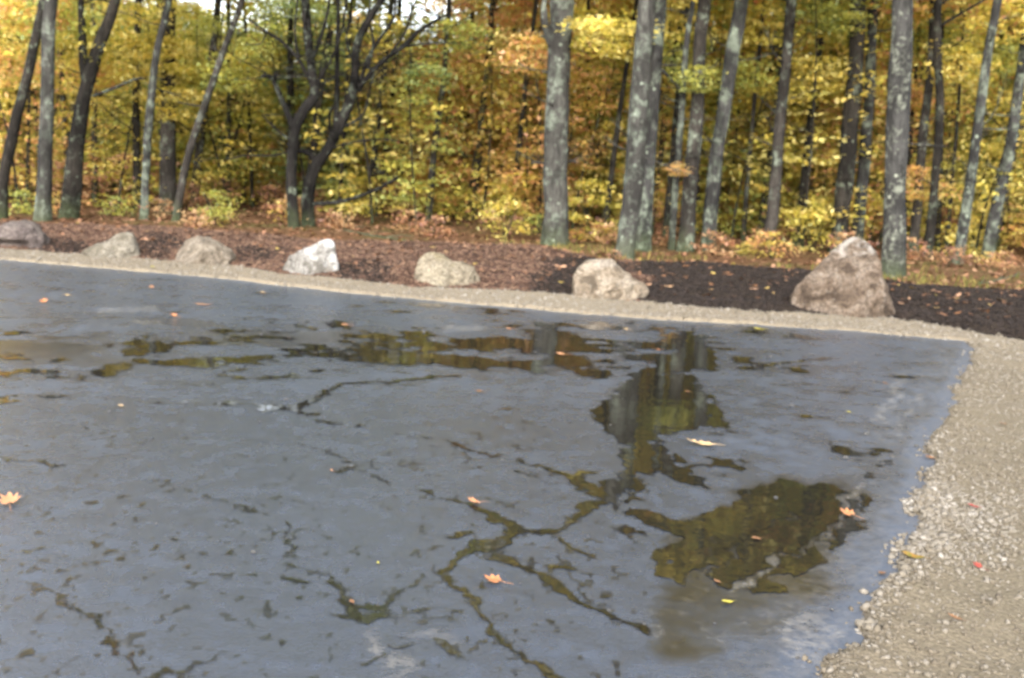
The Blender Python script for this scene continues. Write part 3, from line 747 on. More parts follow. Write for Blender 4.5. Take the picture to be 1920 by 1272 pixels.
PRO = {
    'crown': [foliage('crown', 105, 26, 2.3, 6.2, 0, .078, 200 + i) for i in range(4)],
    'sap': [foliage('crown', 62, 27, 1.05, 4.0, 0.7, .060, 300 + i, .12, .40) for i in range(6)],
    'bush': [foliage('foliage', 34, 26, .62, 1.0, 0.05, .050, 400 + i, .14, .26) for i in range(5)],
    'low': [foliage('foliage', 16, 22, .42, .45, 0.03, .045, 450 + i, .14, .2) for i in range(3)],
    'far': [foliage('crown', 230, 26, 2.6, 8.0, 0.4, .12, 500 + i, .2, .62) for i in range(5)],
    'spray': [foliage('leaf_spray', 34, 26, .60, .75, -.35, .050, 550 + i, .10, .3) for i in range(4)],
}
def put_leaves(name, kind, parent, loc, scale, hue, rot=None):
    """a foliage child sharing its mesh; the colour belongs to the object"""
    o = link(name, random.choice(PRO[kind]), parent, loc)
    o.scale = scale if isinstance(scale, tuple) else (scale,) * 3
    o.rotation_euler = (0, 0, random.uniform(0, 6.28) if rot is None else rot)
    o.material_slots[0].link = 'OBJECT'
    o.material_slots[0].material = LEAF[hue]
    return o

# ------------------------------------------------------------------ the trees one can tell apart
def px_path(pts, Yd, drift=0.0):
    out = []
    for k, (x, y) in enumerate(pts):
        out.append(at(x, y, Yd + drift * k))
    return out
def extend(P, H, wob=0.25):
    """carry a stem on above the picture's top edge with its own lean"""
    d = (P[-1] - P[-2]).normalized()
    d = (d + Vector((0, 0, 0.25))).normalized()
    Q = list(P)
    while Q[-1].z < H:
        d = (d + Vector((random.uniform(-wob, wob) * .5, random.uniform(-wob, wob) * .5, 0.12))).normalized()
        Q.append(Q[-1] + d * 1.3)
    return Q
def twigs(mb, P, rad, n, z0, z1, ln, seed):
    """short bare twigs leaving a stem"""
    g = random.Random(seed)
    for _ in range(n):
        z = g.uniform(z0, z1)
        i = min(range(len(P)), key=lambda k: abs(P[k].z - z))
        p = P[i]; a = g.uniform(0, 6.28); L = ln * g.uniform(.4, 1.2)
        d = Vector((math.cos(a), math.sin(a), g.uniform(-.15, .5))).normalized()
        pts = [p + d * rad[i] * 0.6]
        for _k in range(5):
            d = (d + Vector((g.uniform(-.3, .3), g.uniform(-.3, .3), g.uniform(-.12, .2)))).normalized()
            pts.append(pts[-1] + d * L / 5)
        r0 = min(rad[i] * .35, g.uniform(.008, .02))
        mb.tube(pts, [r0 * (1 - .16 * k) for k in range(6)], 5, 0.05)
        for _k in range(3):
            q = pts[g.randint(1, 4)]; e = (d + Vector((g.uniform(-.9, .9), g.uniform(-.9, .9), g.uniform(-.3, .5)))).normalized()
            mb.tube([q, q + e * L * .22, q + e * L * .38 + Vector((0, 0, .04))], [r0 * .5, r0 * .35, r0 * .15], 4, 0.0)
BOUGHS = {1: [(20, 60, 1.5, 'y'), (60, 20, 1.3, 'r'), (15, 130, 1.1, 'r')], 2: [(110, 40, 1.4, 'o'), (150, 90, 1.2, 'y')], 3: [(190, 130, 1.3, 'y'), (130, 60, 1.2, 'o'), (175, 150, .9, 'r')],
          4: [(250, 60, 1.5, 'y'), (290, 110, 1.1, 'y')], 5: [(345, 120, 1.3, 'y')], 6: [(345, 15, .7, 'y'), (395, 45, .6, 'o'), (430, 140, 1.1, 'o'), (470, 110, .9, 'y')], 7: [(540, 10, .8, 'g'), (470, 90, .8, 'o'), (500, 15, .7, 'o'), (605, 30, .6, 'g')],
          8: [(800, 140, .9, 'g'), (860, 60, 1.2, 'o'), (640, 110, .7, 'g')], 9: [(880, 60, 1.5, 'r'), (930, 130, 1.3, 'r'), (960, 40, 1.4, 'y')], 10: [(990, 100, 1.2, 'r'), (1100, 60, 1.3, 'y')],
          11: [(1140, 60, 1.3, 'y')], 12: [(1260, 50, 1.4, 'y'), (1290, 110, 1.2, 'o')], 15: [(1420, 60, 1.3, 'y'), (1400, 140, 1.0, 'o')], 16: [(1510, 50, 1.3, 'o'), (1530, 150, 1.2, 'y')], 18: [(1580, 60, 1.1, 'o')], 20: [(1760, 60, 1.3, 'o'), (1720, 180, .9, 'r')],
          22: [(1800, 120, 1.2, 'y'), (1880, 40, 1.3, 'y')], 23: [(1900, 110, 1.1, 'o')]}
def tree(name, label, pts, w, mat, H=12, crowns=(), limbs=(), ntw=5, top=None, hue='y', wtop=None, seed=0, spray=()):
    """pts: stem in photo pixels from its foot up; w: pixel width at the foot"""
    b = gnd(pts[0][0], pts[0][1], 0.03)
    Yd = b.y
    m = Yd / F / math.cos(R(PITCH)) * 0.5
    P = px_path(pts, Yd)
    P[0].z = min(P[0].z, 0.02) - 0.15
    wt = wtop or w * 0.78
    n0 = len(P)
    if top is None: P = extend(P, H)
    rad = []
    for k in range(len(P)):
        wk = w + (wt - w) * min(1, k / max(1, n0 - 1))
        if k >= n0: wk = wt * max(0.22, 1 - 0.10 * (k - n0 + 1))
        rad.append(wk * m)
    t = empty(name, (P[0].x, Yd, 0), label, 'tree', 'trunks at the edge of the wood')
    mb = MB()
    PP, RRr = resample(P, rad, 46)
    zs = np.array([p.z for p in PP])
    wob, wx_, wy_ = [fbm(zs * f, zs * 0 + seed * 7.3, o=3, s=130 + q) for q, f in ((0, 1.3), (1, .8), (2, .8))]
    for k in range(len(PP)):                              # swellings, small bends and root flare
        PP[k] = PP[k] + Vector((wx_[k], wy_[k], 0)) * RRr[k] * 0.35
        RRr[k] *= (1 + 0.16 * wob[k]) * (1 + 0.42 * math.exp(-max(0, PP[k].z + .1) / 0.16))
    base = Vector((P[0].x, Yd, 0))
    PPl = [p - base for p in PP]
    mb.tube(PPl, RRr, 20, 0.055, seed=seed)
    twigs(mb, PPl, RRr, ntw, 1.2, 5.6, 0.9, seed + 3)
    # upper limbs carrying the crown
    g = random.Random(seed + 9)
    ends = []
    if top is None:
        for _ in range(7):
            i = g.randint(int(len(PPl) * .55), len(PPl) - 2)
            p = PPl[i]; a = g.uniform(0, 6.28); d = Vector((math.cos(a), math.sin(a), .6)).normalized(); L = g.uniform(1.2, 2.6)
            q = [p, p + d * L * .5 + Vector((0, 0, .1)), p + d * L + Vector((0, 0, .5))]
            mb.tube(q, [RRr[i] * .45, RRr[i] * .3, RRr[i] * .1], 7, 0.05, 8); ends.append(q[-1])
    mb.build('trunk', mat, t)
    for lp, lw, lH in limbs:
        q = px_path(lp, Yd)
        wk = [max(1.5, lw * (1 - 0.45 * k / (len(q) - 1))) * m for k in range(len(q))]
        if lH:
            n1 = len(q); q = extend(q, lH, .4); wk += [wk[-1] * max(.15, 1 - .14 * (k + 1)) for k in range(len(q) - n1)]
        lb = MB()
        qq, ww = resample([p - base for p in q], wk, 30)
        lb.tube(qq, ww, 12, 0.05, seed=seed + lw)
        twigs(lb, qq, ww, (14 if lH or lw > 9 and len(lp) > 4 else 4) if seed in (7, 8) else 6, 0.8, 9, 1.3 if seed in (7, 8) else .9, seed + int(lp[-1][0]))
        lb.build('limb', mat, t)
        if lH: ends.append(qq[-1])
    zc = 4.5
    for cx, cy, cz, sc in (crowns or ((0.4, 0.6, 0.3, 1.05), (-.5, 1.6, 1.6, 1.1))):
        tp = min(PPl, key=lambda p: abs(p.z - zc))
        put_leaves('crown', 'crown', t, (tp.x + cx, tp.y + cy, zc + cz), sc, hue)
    for sx, sy, ss, sh in list(spray) + BOUGHS.get(seed, []):
        q = at(sx, sy, Yd + (1.4 if (sx, sy, ss, sh) in BOUGHS.get(seed, []) else -.4)) - base
        put_leaves('leaf_spray', 'spray', t, q, ss * .85, sh)
    return t
tree('leaning_tree', 'leaning dark trunk with pale green lichen low down, at the left edge', [(2, 412), (8, 330), (25, 245), (48, 160), (66, 80), (84, 0)], 21, BARK_DARK, 12, seed=1, hue='r', ntw=6)
tree('maple_tree', 'pale grey lichened trunk behind the rounded brown boulder', [(79, 418), (84, 320), (88, 220), (90, 130), (95, 0)], 29, BARK_GREY, 13, seed=2, hue='y', ntw=4)
tree('forked_tree', 'dark trunk at left splitting into two stems halfway up the picture', [(128, 412), (140, 310), (152, 220), (168, 155), (188, 80), (214, 0)], 34, BARK_DARK, 12, seed=3, hue='y', wtop=19,
     limbs=[([(163, 170), (156, 110), (154, 50), (152, 0)], 19, 10), ([(176, 180), (215, 165), (250, 150), (272, 148)], 7, 0)], ntw=7)
tree('slender_tree', 'thin pale green grey stem leaning right, in front of a thick brown trunk', [(268, 412), (275, 280), (284, 180), (295, 90), (316, 0)], 16, BARK_LICHEN, 11, seed=4, hue='o', ntw=5)
tree('maple_tree', 'thick straight brown trunk partly hidden by yellow leaves at left', [(313, 402), (315, 250), (317, 130), (319, 0)], 30, BARK_BROWN, 13, seed=5, hue='y', ntw=3, crowns=((.4, .6, -.2, 1.1), (-.5, 1.2, 1.6, 1.1)), spray=[(330, 190, 1.3, 'y'), (300, 120, 1.5, 'y')])
tree('leaning_tree', 'thin bare grey stem leaning steeply right beside the thick brown trunk', [(327, 418), (350, 300), (385, 195), (420, 95), (455, 0)], 14, BARK_BROWN, 10, seed=6, hue='o', ntw=5, crowns=((.4, .6, -.3, 1.1), (-.6, 1.6, 1.2, 1.1), (1.2, .8, .8, 1.0)))
tree('stub_tree', 'near black forked trunk with a broken stub on its left arm', [(553, 435), (548, 340), (550, 280), (555, 238), (572, 205), (592, 178), (586, 140), (577, 80), (571, 0)], 22, BARK_BLACK, 11, seed=7, hue='g', wtop=15, crowns=((.4, .6, .3, 1.05), (-.5, 1.6, 1.6, 1.1), (-1.9, .6, .3, 1.1)),
     limbs=[([(553, 250), (540, 214), (524, 178), (511, 146)], 14, 0), ([(514, 150), (500, 142), (490, 143)], 9, 0), ([(513, 152), (518, 138), (520, 136)], 9, 0),
            ([(585, 160), (560, 112), (530, 80), (500, 60), (468, 38)], 7, 0), ([(583, 118), (600, 75), (610, 40), (618, 0)], 8, 8), ([(547, 283), (510, 292), (460, 292), (425, 300)], 4, 0), ([(540, 262), (510, 235), (490, 215)], 4, 0),
            ([(560, 110), (553, 60), (558, 0)], 6, 7), ([(590, 175), (604, 140), (622, 110), (640, 60), (648, 0)], 6, 7), ([(500, 62), (488, 82), (462, 84)], 3, 0)], ntw=4)
tree('branching_tree', 'near black trunk right behind the forked one with long limbs spreading right', [(580, 432), (578, 370), (589, 318), (614, 282), (640, 230), (660, 180), (665, 140), (670, 82), (702, 20), (716, 0)], 25, BARK_BLACK, 11, seed=8, hue='g', wtop=12,
     limbs=[([(666, 172), (712, 120), (755, 88), (785, 58), (829, 33)], 10, 0), ([(672, 165), (690, 110), (714, 70), (735, 40), (742, 0)], 8, 8), ([(755, 88), (800, 82), (845, 80)], 5, 0),
            ([(580, 383), (640, 378), (700, 358), (747, 333)], 9, 0), ([(592, 300), (575, 286), (556, 284)], 11, 0), ([(628, 262), (632, 180), (632, 90), (634, 0)], 12, 9), ([(640, 240), (680, 215), (695, 160), (705, 120)], 5, 0),
            ([(690, 130), (700, 80), (690, 30), (694, 0)], 6, 7), ([(730, 105), (760, 60), (772, 20), (780, 0)], 5, 7), ([(665, 120), (650, 80), (655, 30), (650, 0)], 5, 7), ([(614, 282), (650, 270), (700, 262), (750, 265)], 4, 0), ([(785, 58), (820, 60), (850, 50)], 3, 0), ([(620, 270), (618, 215), (632, 190), (628, 160)], 6, 0)],
     crowns=((.4, .6, .6, 1.0), (1.9, .6, .9, 1.1), (3.2, .6, .4, 1.0)), ntw=5)
tree('slender_tree', 'slim dark trunk half hidden by orange leaves left of the centre trunk', [(897, 385), (896, 300), (897, 220), (898, 120), (902, 0)], 17, BARK_DARK, 11, seed=9, hue='r', ntw=4, spray=[(905, 110, 1.6, 'r'), (895, 270, .7, 'r')])
tree('maple_tree', 'stout straight grey trunk at the centre with mossy foot and twig stubs', [(1040, 462), (1039, 380), (1040, 290), (1043, 190), (1049, 90), (1055, 0)], 47, BARK_GREY, 14, seed=10, hue='y', wtop=46,
     limbs=[([(1036, 85), (1024, 55), (1020, 20), (1021, 0)], 18, 8), ([(1040, 308), (1018, 306), (995, 305)], 5, 0), ([(1050, 308), (1070, 303), (1085, 305)], 5, 0), ([(1040, 138), (1022, 135), (1016, 132)], 6, 0)], ntw=4)
tree('maple_tree', 'tall grey trunk leaning right at the front of a close pair', [(1172, 487), (1182, 390), (1191, 270), (1201, 140), (1216, 0)], 36, BARK_GREY, 14, seed=11, hue='y', wtop=32, ntw=4)
tree('maple_tree', 'mossy green grey trunk standing just behind the leaning pair partner', [(1207, 468), (1215, 340), (1222, 220), (1232, 70), (1238, 0)], 28, BARK_LICHEN, 13, seed=12, hue='y', ntw=4, limbs=[([(1228, 120), (1250, 140), (1275, 168)], 7, 0)])
tree('slender_tree', 'thin pale lichened stem with a crook beside a dark trunk', [(1259, 468), (1266, 350), (1276, 240), (1281, 160), (1290, 60), (1300, 0)], 13, BARK_LICHEN, 10, seed=13, hue='o', ntw=4)
tree('oak_tree', 'dark grey trunk between the thin crooked stem and a lichen streaked one', [(1288, 470), (1297, 330), (1308, 180), (1315, 70), (1321, 0)], 29, BARK_BROWN, 13, seed=14, hue='r', ntw=5, spray=[(1270, 318, .4, 'r'), (1300, 150, .7, 'o')])
tree('oak_tree', 'dark trunk leaning right with bright green lichen streaks up its side', [(1328, 472), (1339, 340), (1360, 180), (1378, 80), (1391, 0)], 27, BARK_LICHEN, 13, seed=15, hue='y', wtop=24, ntw=6)
tree('slender_tree', 'smooth grey stem with bare horizontal twigs left of the big boulder', [(1440, 474), (1453, 350), (1465, 215), (1475, 100), (1485, 0)], 22, BARK_BROWN, 12, seed=16, hue='o', ntw=14, wtop=18)
tree('oak_tree', 'broad very dark trunk behind the big triangular boulder', [(1570, 474), (1584, 340), (1598, 200), (1606, 70), (1609, 0)], 33, BARK_DARK, 13, seed=17, hue='o', ntw=8, spray=[(1585, 40, .8, 'o')])
tree('maple_tree', 'slim grey green trunk with bright round lichen beside the dark one', [(1602, 470), (1618, 340), (1630, 200), (1632, 110), (1636, 0)], 23, BARK_LICHEN, 12, seed=18, hue='y', ntw=4)
tree('maple_tree', 'big grey trunk speckled with pale spots right behind the big boulder', [(1669, 522), (1675, 420), (1682, 280), (1689, 120), (1693, 0)], 42, BARK_SPOT, 14, seed=19, hue='y', wtop=37, ntw=3)
tree('slender_tree', 'thin grey stem with orange leaves right of the speckled trunk', [(1712, 478), (1722, 360), (1735, 220), (1746, 110), (1752, 0)], 17, BARK_BROWN, 10, seed=20, hue='r', ntw=8, spray=[(1730, 345, 1, 'r')])
tree('dead_tree', 'very dark shaded trunk standing between two thin grey stems at right', [(1740, 492), (1745, 430), (1752, 340), (1762, 200)], 19, BARK_DARK, 8, seed=21, hue='r', ntw=6)
tree('maple_tree', 'slender grey green trunk leaning right, second from the right edge', [(1794, 503), (1815, 375), (1834, 235), (1850, 110), (1872, 0)], 20, BARK_LICHEN, 12, seed=22, hue='y', ntw=8)
tree('maple_tree', 'leaning grey trunk with a dark side, nearest to the right edge', [(1850, 490), (1870, 385), (1888, 300), (1905, 190), (1925, 60)], 22, BARK_LICHEN, 11, seed=23, hue='r', ntw=8)

# ------------------------------------------------------------------ the wood behind: saplings, bigger trees, shrubs, each its own thing
SAPTR = []
for k in range(5):
    mb = MB(); g = random.Random(600 + k)
    P = [Vector((0, 0, -.2))]; d = Vector((g.uniform(-.08, .08), g.uniform(-.08, .08), 1)).normalized()
    while P[-1].z < 6:
        d = (d + Vector((g.uniform(-.09, .09), g.uniform(-.09, .09), .1))).normalized(); P.append(P[-1] + d * .7)
    rad = [.030 * (1 - .09 * i) for i in range(len(P))]; rad = [max(r, .006) for r in rad]
    mb.tube(P, rad, 7, .05, 20)
    twigs(mb, *resample(P, rad, 20), 16, .8, 5, 1.0, 610 + k)
    o = mb.build('trunk', BARK_TWIG); SAPTR.append(o.data); bpy.data.objects.remove(o)
BIGTR = []
for k in range(4):
    mb = MB(); g = random.Random(650 + k)
    P = [Vector((0, 0, -.3))]; d = Vector((g.uniform(-.1, .1), 0, 1)).normalized()
    while P[-1].z < 11:
        d = (d + Vector((g.uniform(-.05, .05), g.uniform(-.05, .05), .12))).normalized(); P.append(P[-1] + d * 1.1)
    rad = [.12 * (1 - .075 * i) for i in range(len(P))]; rad = [max(r, .02) for r in rad]
    mb.tube(P, rad, 10, .06, 30)
    twigs(mb, *resample(P, rad, 30), 18, 1.5, 9, 1.8, 660 + k)
    o = mb.build('trunk', BARK_BROWN); BIGTR.append(o.data); bpy.data.objects.remove(o)
def hue_at(px, z=0):
    """which colour of leaf grows where across the picture"""
    r = random.random()
    if px < 200: return 'y' if r < .46 else 'r' if r < .64 else 'o'
    if px < 480: return 'y' if r < .48 else 'o' if r < .78 else 'g' if r < .88 else 'r'
    if px < 700: return 'o' if r < .42 else 'g' if r < .74 else 'y' if r < .92 else 'r'
    if px < 1020: return 'y' if r < .44 else 'r' if r < .76 else 'o'
    if px < 1420: return 'y' if r < .56 else 'o' if r < .76 else 'r'
    return 'y' if r < .42 else 'o' if r < .64 else 'g' if r < .70 else 'r'
NAMES = {'y': 'yellow', 'o': 'olive yellow', 'r': 'orange', 'g': 'green', 'u': 'rust brown'}
def cap(px):
    """highest picture row the far foliage reaches: open sky shows through above it"""
    return float(np.interp(px, [-900, 0, 60, 250, 330, 420, 500, 560, 640, 730, 820, 880, 930, 1000, 2800], [40, 30, 40, -20, 65, 60, 80, 45, 55, 70, 60, 0, -80, -260, -300]))
def elev_z(px, py, Yd): return at(px, py, Yd).z
def sapling(px, Yd, s, hue):
    p = at(px, 300, Yd); z = float(floor_z(np.array([p.x]), np.array([Yd]))[0])
    t = empty('sapling', (p.x, Yd, z), f'slender {NAMES[hue]} leaved sapling in the crowd of saplings behind the trunks', 'tree', f'{NAMES[hue]} saplings in the understory')
    tr = link('trunk', random.choice(SAPTR), t); tr.scale = (s * 1.1, s * 1.1, s); tr.rotation_euler = (random.uniform(-.06, .06), random.uniform(-.02, .12), random.uniform(0, 6.28))
    put_leaves('crown', 'sap', t, (0, 0, -0.45 * s + random.uniform(-.3, .5)), (s * random.uniform(.9, 1.35), s * random.uniform(.9, 1.35), s), hue)
    return t
row = [(23.6, 22, .95), (25.5, 25, 1.0), (28.5, 24, 1.1), (32, 24, 1.25)]
for Yd, n, s in row:
    for k in range(n):
        px = -330 + 2560 * (k + random.uniform(.1, .9)) / n
        Y2 = Yd + random.uniform(-1.2, 1.6)
        if 470 < px < 700 and Y2 < 24: continue
        sapling(px, Y2, s * random.uniform(.75, 1.15), hue_at(px))
def bigtree(px, Yd, hue):
    p = at(px, 300, Yd); z = float(floor_z(np.array([p.x]), np.array([Yd]))[0])
    top = elev_z(px, cap(px) + random.uniform(-15, 40), Yd) - z
    top = max(4.0, min(top, 13.0)); s = top / 8.4
    t = empty('woodland_tree', (p.x, Yd, z), f'{NAMES[hue]} woodland tree standing among others deeper in the wood', 'tree', f'{NAMES[hue]} trees deeper in the wood')
    tr = link('trunk', random.choice(BIGTR), t); k = top / 11.2; tr.scale = (1, 1, k); tr.rotation_euler = (0, random.uniform(-.03, .08), random.uniform(0, 6.28))
    lift = random.choice((0, .9, 2.2)) if Yd < 39 else 0
    put_leaves('crown', 'far', t, (0, 0, lift), (random.uniform(.8, 1.15), random.uniform(.8, 1.15), s * (1 - lift / 9)), hue)
for Yd, n in ((30, 20), (36, 24), (43, 28)):
    for k in range(n):
        px = -420 + 2760 * (k + random.uniform(.1, .9)) / n
        bigtree(px, Yd + random.uniform(-2, 2), hue_at(px))
def pole(px, Yd):
    p = at(px, 300, Yd); z = float(floor_z(np.array([p.x]), np.array([Yd]))[0])
    t = empty('pole_tree', (p.x, Yd, z), 'thin dark bare stem rising through the leaves between the bigger trunks', 'tree', 'thin dark stems between the trunks')
    w = random.uniform(.35, .95)
    tr = link('trunk', random.choice(BIGTR), t); tr.scale = (w, w, random.uniform(.8, 1)); tr.rotation_euler = (random.uniform(-.03, .03), random.uniform(-.02, .10), random.uniform(0, 6.28))
    tr.material_slots[0].link = 'OBJECT'; tr.material_slots[0].material = random.choice((BARK_DARK, BARK_TWIG, BARK_BROWN))
    put_leaves('crown', 'crown', t, (0, 0, 5.5), (.8, .8, .7), hue_at(px))
for k in range(46):
    px = -260 + 2480 * (k + random.random()) / 46
    pole(px, random.uniform(23.0, 30))
def shrub(px, py, s, hue, kind='bush', label=None, name='shrub'):
    p = gnd(px, py, 0.05); Yd = p.y; z = max(float(floor_z(np.array([p.x]), np.array([Yd]))[0]), float(mulch_z(np.array([p.x]), np.array([Yd]))[0]) if Yd < back(p.x) + .6 else -1)
    t = empty(name, (p.x, Yd, z), label or f'low {NAMES[hue]} shrub crowded between the trunks', 'shrub', None if label else f'low {NAMES[hue]} shrubs between the trunks')
    mb = MB()
    for _ in range(5 if kind == 'bush' else 3):
        a = random.uniform(0, 6.28); h = (1.0 if kind == 'bush' else .4) * s
        mb.tube([(0, 0, -.08), (math.cos(a) * h * .2, math.sin(a) * h * .2, h * .55), (math.cos(a) * h * .45, math.sin(a) * h * .45, h)], [.010, .007, .003], 5, 0)
    mb.build('stem', BARK_TWIG, t)
    put_leaves('foliage', kind, t, (0, 0, 0), s, hue)
    return t
shrub(1110, 452, 1.1, 'y', label='yellow and orange bush right of the stout centre trunk')
shrub(945, 447, .75, 'y', label='bright yellow arching shrub left of the centre trunk, at the mulch edge')
shrub(1520, 470, .9, 'y', label='yellow leaved bush just left of the broad dark trunk')
shrub(1150, 486, .35, 'u', 'low', 'small rusty sprig at the foot of the leaning front trunk', 'sprig')
shrub(1424, 470, .5, 'r', 'low', 'orange seedling at the foot of the smooth grey stem', 'seedling')
shrub(405, 422, .6, 'o', label='olive yellow bush right of the thin leaning stem')
shrub(1845, 502, .5, 'r', 'low', 'orange leaved seedling at the foot of the rightmost trunk', 'seedling')
shrub(1395, 474, .45, 'y', 'low', 'small yellow green plant right of the lichen streaked trunk', 'seedling')
for k in range(46):
    px = -300 + 2520 * (k + random.uniform(0, 1)) / 46
    base = np.interp(px, [0, 560, 1000, 1500, 1920], [398, 422, 436, 468, 495])
    hue = hue_at(px) if random.random() < (.62 if px > 620 else .35) else 'u'
    if px < 620: base -= 8
    shrub(px, base + random.uniform(-30, -4), random.uniform(.5, 1.15), hue)
for k in range(26):
    px = -100 + 2100 * (k + random.uniform(0, 1)) / 26
    base = np.interp(px, [0, 560, 1000, 1500, 1920], [402, 426, 446, 480, 512])
    shrub(px, base + random.uniform(-6, 8), random.uniform(.6, 1.1), random.choice('uuuro'), 'low')

# far wood: one mass beyond the trees one can tell apart
g = np.random.default_rng(77)
n = 120000
px = g.uniform(-700, 2700, n); Yd = g.uniform(48, 70, n)
x = (px - W0 / 2) / F * Yd
cap_a = np.interp(px, [-900, 0, 60, 250, 330, 420, 500, 560, 640, 730, 820, 880, 930, 1000, 2800], [60, 50, 70, 10, 90, 100, 115, 90, 110, 120, 100, 60, -20, -220, -260])
hor = 300 + (px - 960) * math.tan(R(ROLL))
top = np.minimum((hor - cap_a) / F * Yd + CAM_H, 13) * (0.85 + 0.3 * fbm(x * 0.35, Yd * 0.2, s=120))
fz = floor_z(x, Yd)
z = fz + (np.maximum(top, 1.5) - fz) * g.uniform(0, 1, n) ** 0.9
keepm = fbm(x * 0.5, z * 0.5, Yd * 0.5, s=121) > -0.22
x, Yd, z = x[keepm], Yd[keepm], z[keepm]; n = len(x)
s = g.uniform(.12, .26, n)
V, Fc = scatter(KITE, np.array([(0, 1, 2, 3)]), np.stack([x, Yd, z], 1), np.stack([s, s, s], 1), rotmats(n, .7, g))
tone = np.clip(.5 + .7 * fbm(x * .4, z * .4, Yd * .4, s=122) + g.normal(0, .12, n), 0, 1)
FARM = leafmat('leaves far wood', [(0.105, 0.1232, 0.036), (0.225, 0.2175, 0.045), (0.42, 0.3335, 0.054), (0.6, 0.4205, 0.054), (0.63, 0.319, 0.09)])
struct(link('far_wood', mesh_np('far_wood', V, Fc, FARM, False, attrs={'tone': tone})), 'stuff')

# ------------------------------------------------------------------ fallen branches
def branch(label, pts, r, mat):
    P = [gnd(x, y, .10) for x, y in pts]
    z = [max(float(floor_z(np.array([p.x]), np.array([p.y]))[0]), float(mulch_z(np.array([p.x]), np.array([p.y]))[0])) for p in P]
    for p, h in zip(P, z): p.z = h + r * .7
    b = P[0].copy(); mb = MB()
    P = [p - b for p in P]
    mb.tube(P, [r * (1 - .5 * k / (len(P) - 1)) for k in range(len(P))], 9, .06, 16)
    for k in range(1, len(P)):
        d = (P[k] - P[k - 1]).normalized(); e = (d + Vector((.3, .5, .25))).normalized()
        mb.tube([P[k - 1], P[k - 1] + e * .3, P[k - 1] + e * .55 + Vector((0, 0, -.05))], [r * .4, r * .3, r * .15], 6, .04)
    o = mb.build('fallen_branch', mat); o.location = b
    return tag(o, label, 'branch')
branch('pale dead branch lying on the leaf litter at the right edge', [(1835, 530), (1870, 524), (1900, 518), (1945, 512)], .022, BARK_GREY)
branch('grey fallen branch lying behind the mulch right of the limbed tree', [(640, 430), (680, 438), (720, 443), (765, 447)], .022, BARK_BROWN)

# ------------------------------------------------------------------ fallen leaves on the asphalt and gravel
def leaf_mesh(name, kind, curl, seed):
    g = random.Random(seed)
    out = []
    if kind == 'maple':
        lob = [(0, 1.0), (.62, .85), (-.62, .85), (1.35, .72), (-1.35, .72), (2.3, .42), (-2.3, .42)]
        for k in range(84):
            a = -math.pi + 2 * math.pi * k / 84
            r = .50
            for c, h in lob:
                r = max(r, h * (1 - (abs(a - c) / .42) ** 1.1 * .55) if abs(a - c) < .42 else 0)
            if abs(a) > 2.8: r *= .45
            r *= 1 + g.uniform(-.05, .05)
            out.append((math.sin(a) * r, math.cos(a) * r))
    elif kind == 'oak':
        for k in range(72):
            u = k / 72 * 2
            s = u if u < 1 else 2 - u; sg = 1 if u < 1 else -1
            wv = math.sin(math.pi * s) ** .6 * (.30 + .14 * math.cos(s * 2 * math.pi * 4)) + .012
            out.append((sg * wv * (1 + g.uniform(-.06, .06)), 1 - 2 * s))
    else:
        for k in range(48):
            u = k / 48 * 2
            s = u if u < 1 else 2 - u; sg = 1 if u < 1 else -1
            wv = math.sin(math.pi * s ** .85) ** .9 * .44 * (1 + .05 * math.sin(s * 70)) + .006
            out.append((sg * wv, 1 - 2 * s))
    n = len(out); V, Fc = [], []
    rings = [.0, .35, .7, 1.0]
    ph = g.uniform(0, 6)
    def zz(x, y): return curl * (x * x * .9 + .45 * y * y) + .05 * math.sin(x * 5 + ph) * math.cos(y * 4 + ph) + .03 * abs(x)
    V.append((0, 0, zz(0, 0)))
    for r in rings[1:]:
        for x, y in out: V.append((x * r, y * r, zz(x * r, y * r)))
    for k in range(n): Fc.append((0, 1 + k, 1 + (k + 1) % n))
    for q in range(len(rings) - 2):
        for k in range(n):
            a, b = 1 + q * n + k, 1 + q * n + (k + 1) % n
            Fc.append((a, a + n, b + n, b))
    mb = MB(); mb.v = V; mb.f = Fc
    mb.tube([(0, -.28, zz(0, -.28)), (.05, -1.0, zz(0, -.6) + .05), (.12, -1.55, .12)], [.022, .018, .014], 5, 0)
    return mb
def lm(name, c1, c2):
    s = NT(name)
    c = s.mix(s.ramp(s.noise(2.2, 5, .65), [(.35, 0.0), (.65, 1.0)]), c1, c2)
    w = s.n('ShaderNodeTexWave'); w.inputs['Scale'].default_value = 2.2; w.inputs['Distortion'].default_value = 2
    s.l(s.co.outputs['Object'], w.inputs[0])
    c = s.mix(s.math('MULTIPLY', w.outputs['Fac'], .18), c, tuple(x * .5 for x in c1))
    return s.done(c, .6, None, .3)
LM = {'o': lm('leaf orange', (0.3125, 0.1042, 0.0391), (0.3437, 0.1719, 0.0781)), 'p': lm('leaf pale', (0.3646, 0.2396, 0.1042), (0.3854, 0.2864, 0.1719)), 'y': lm('leaf yellow', (0.2864, 0.2396, 0.026), (0.3229, 0.2864, 0.0521)),
      'g': lm('leaf green orange', (0.0521, 0.0833, 0.0104), (0.2187, 0.1042, 0.0156)), 'r': lm('leaf red', (0.2187, 0.026, 0.0208), (0.1771, 0.0417, 0.026)), 'k': lm('leaf peach', (0.3646, 0.1979, 0.1042), (0.3229, 0.1406, 0.0625)), 'd': lm('leaf brown', (0.125, 0.0573, 0.026), (0.1771, 0.0937, 0.0417))}
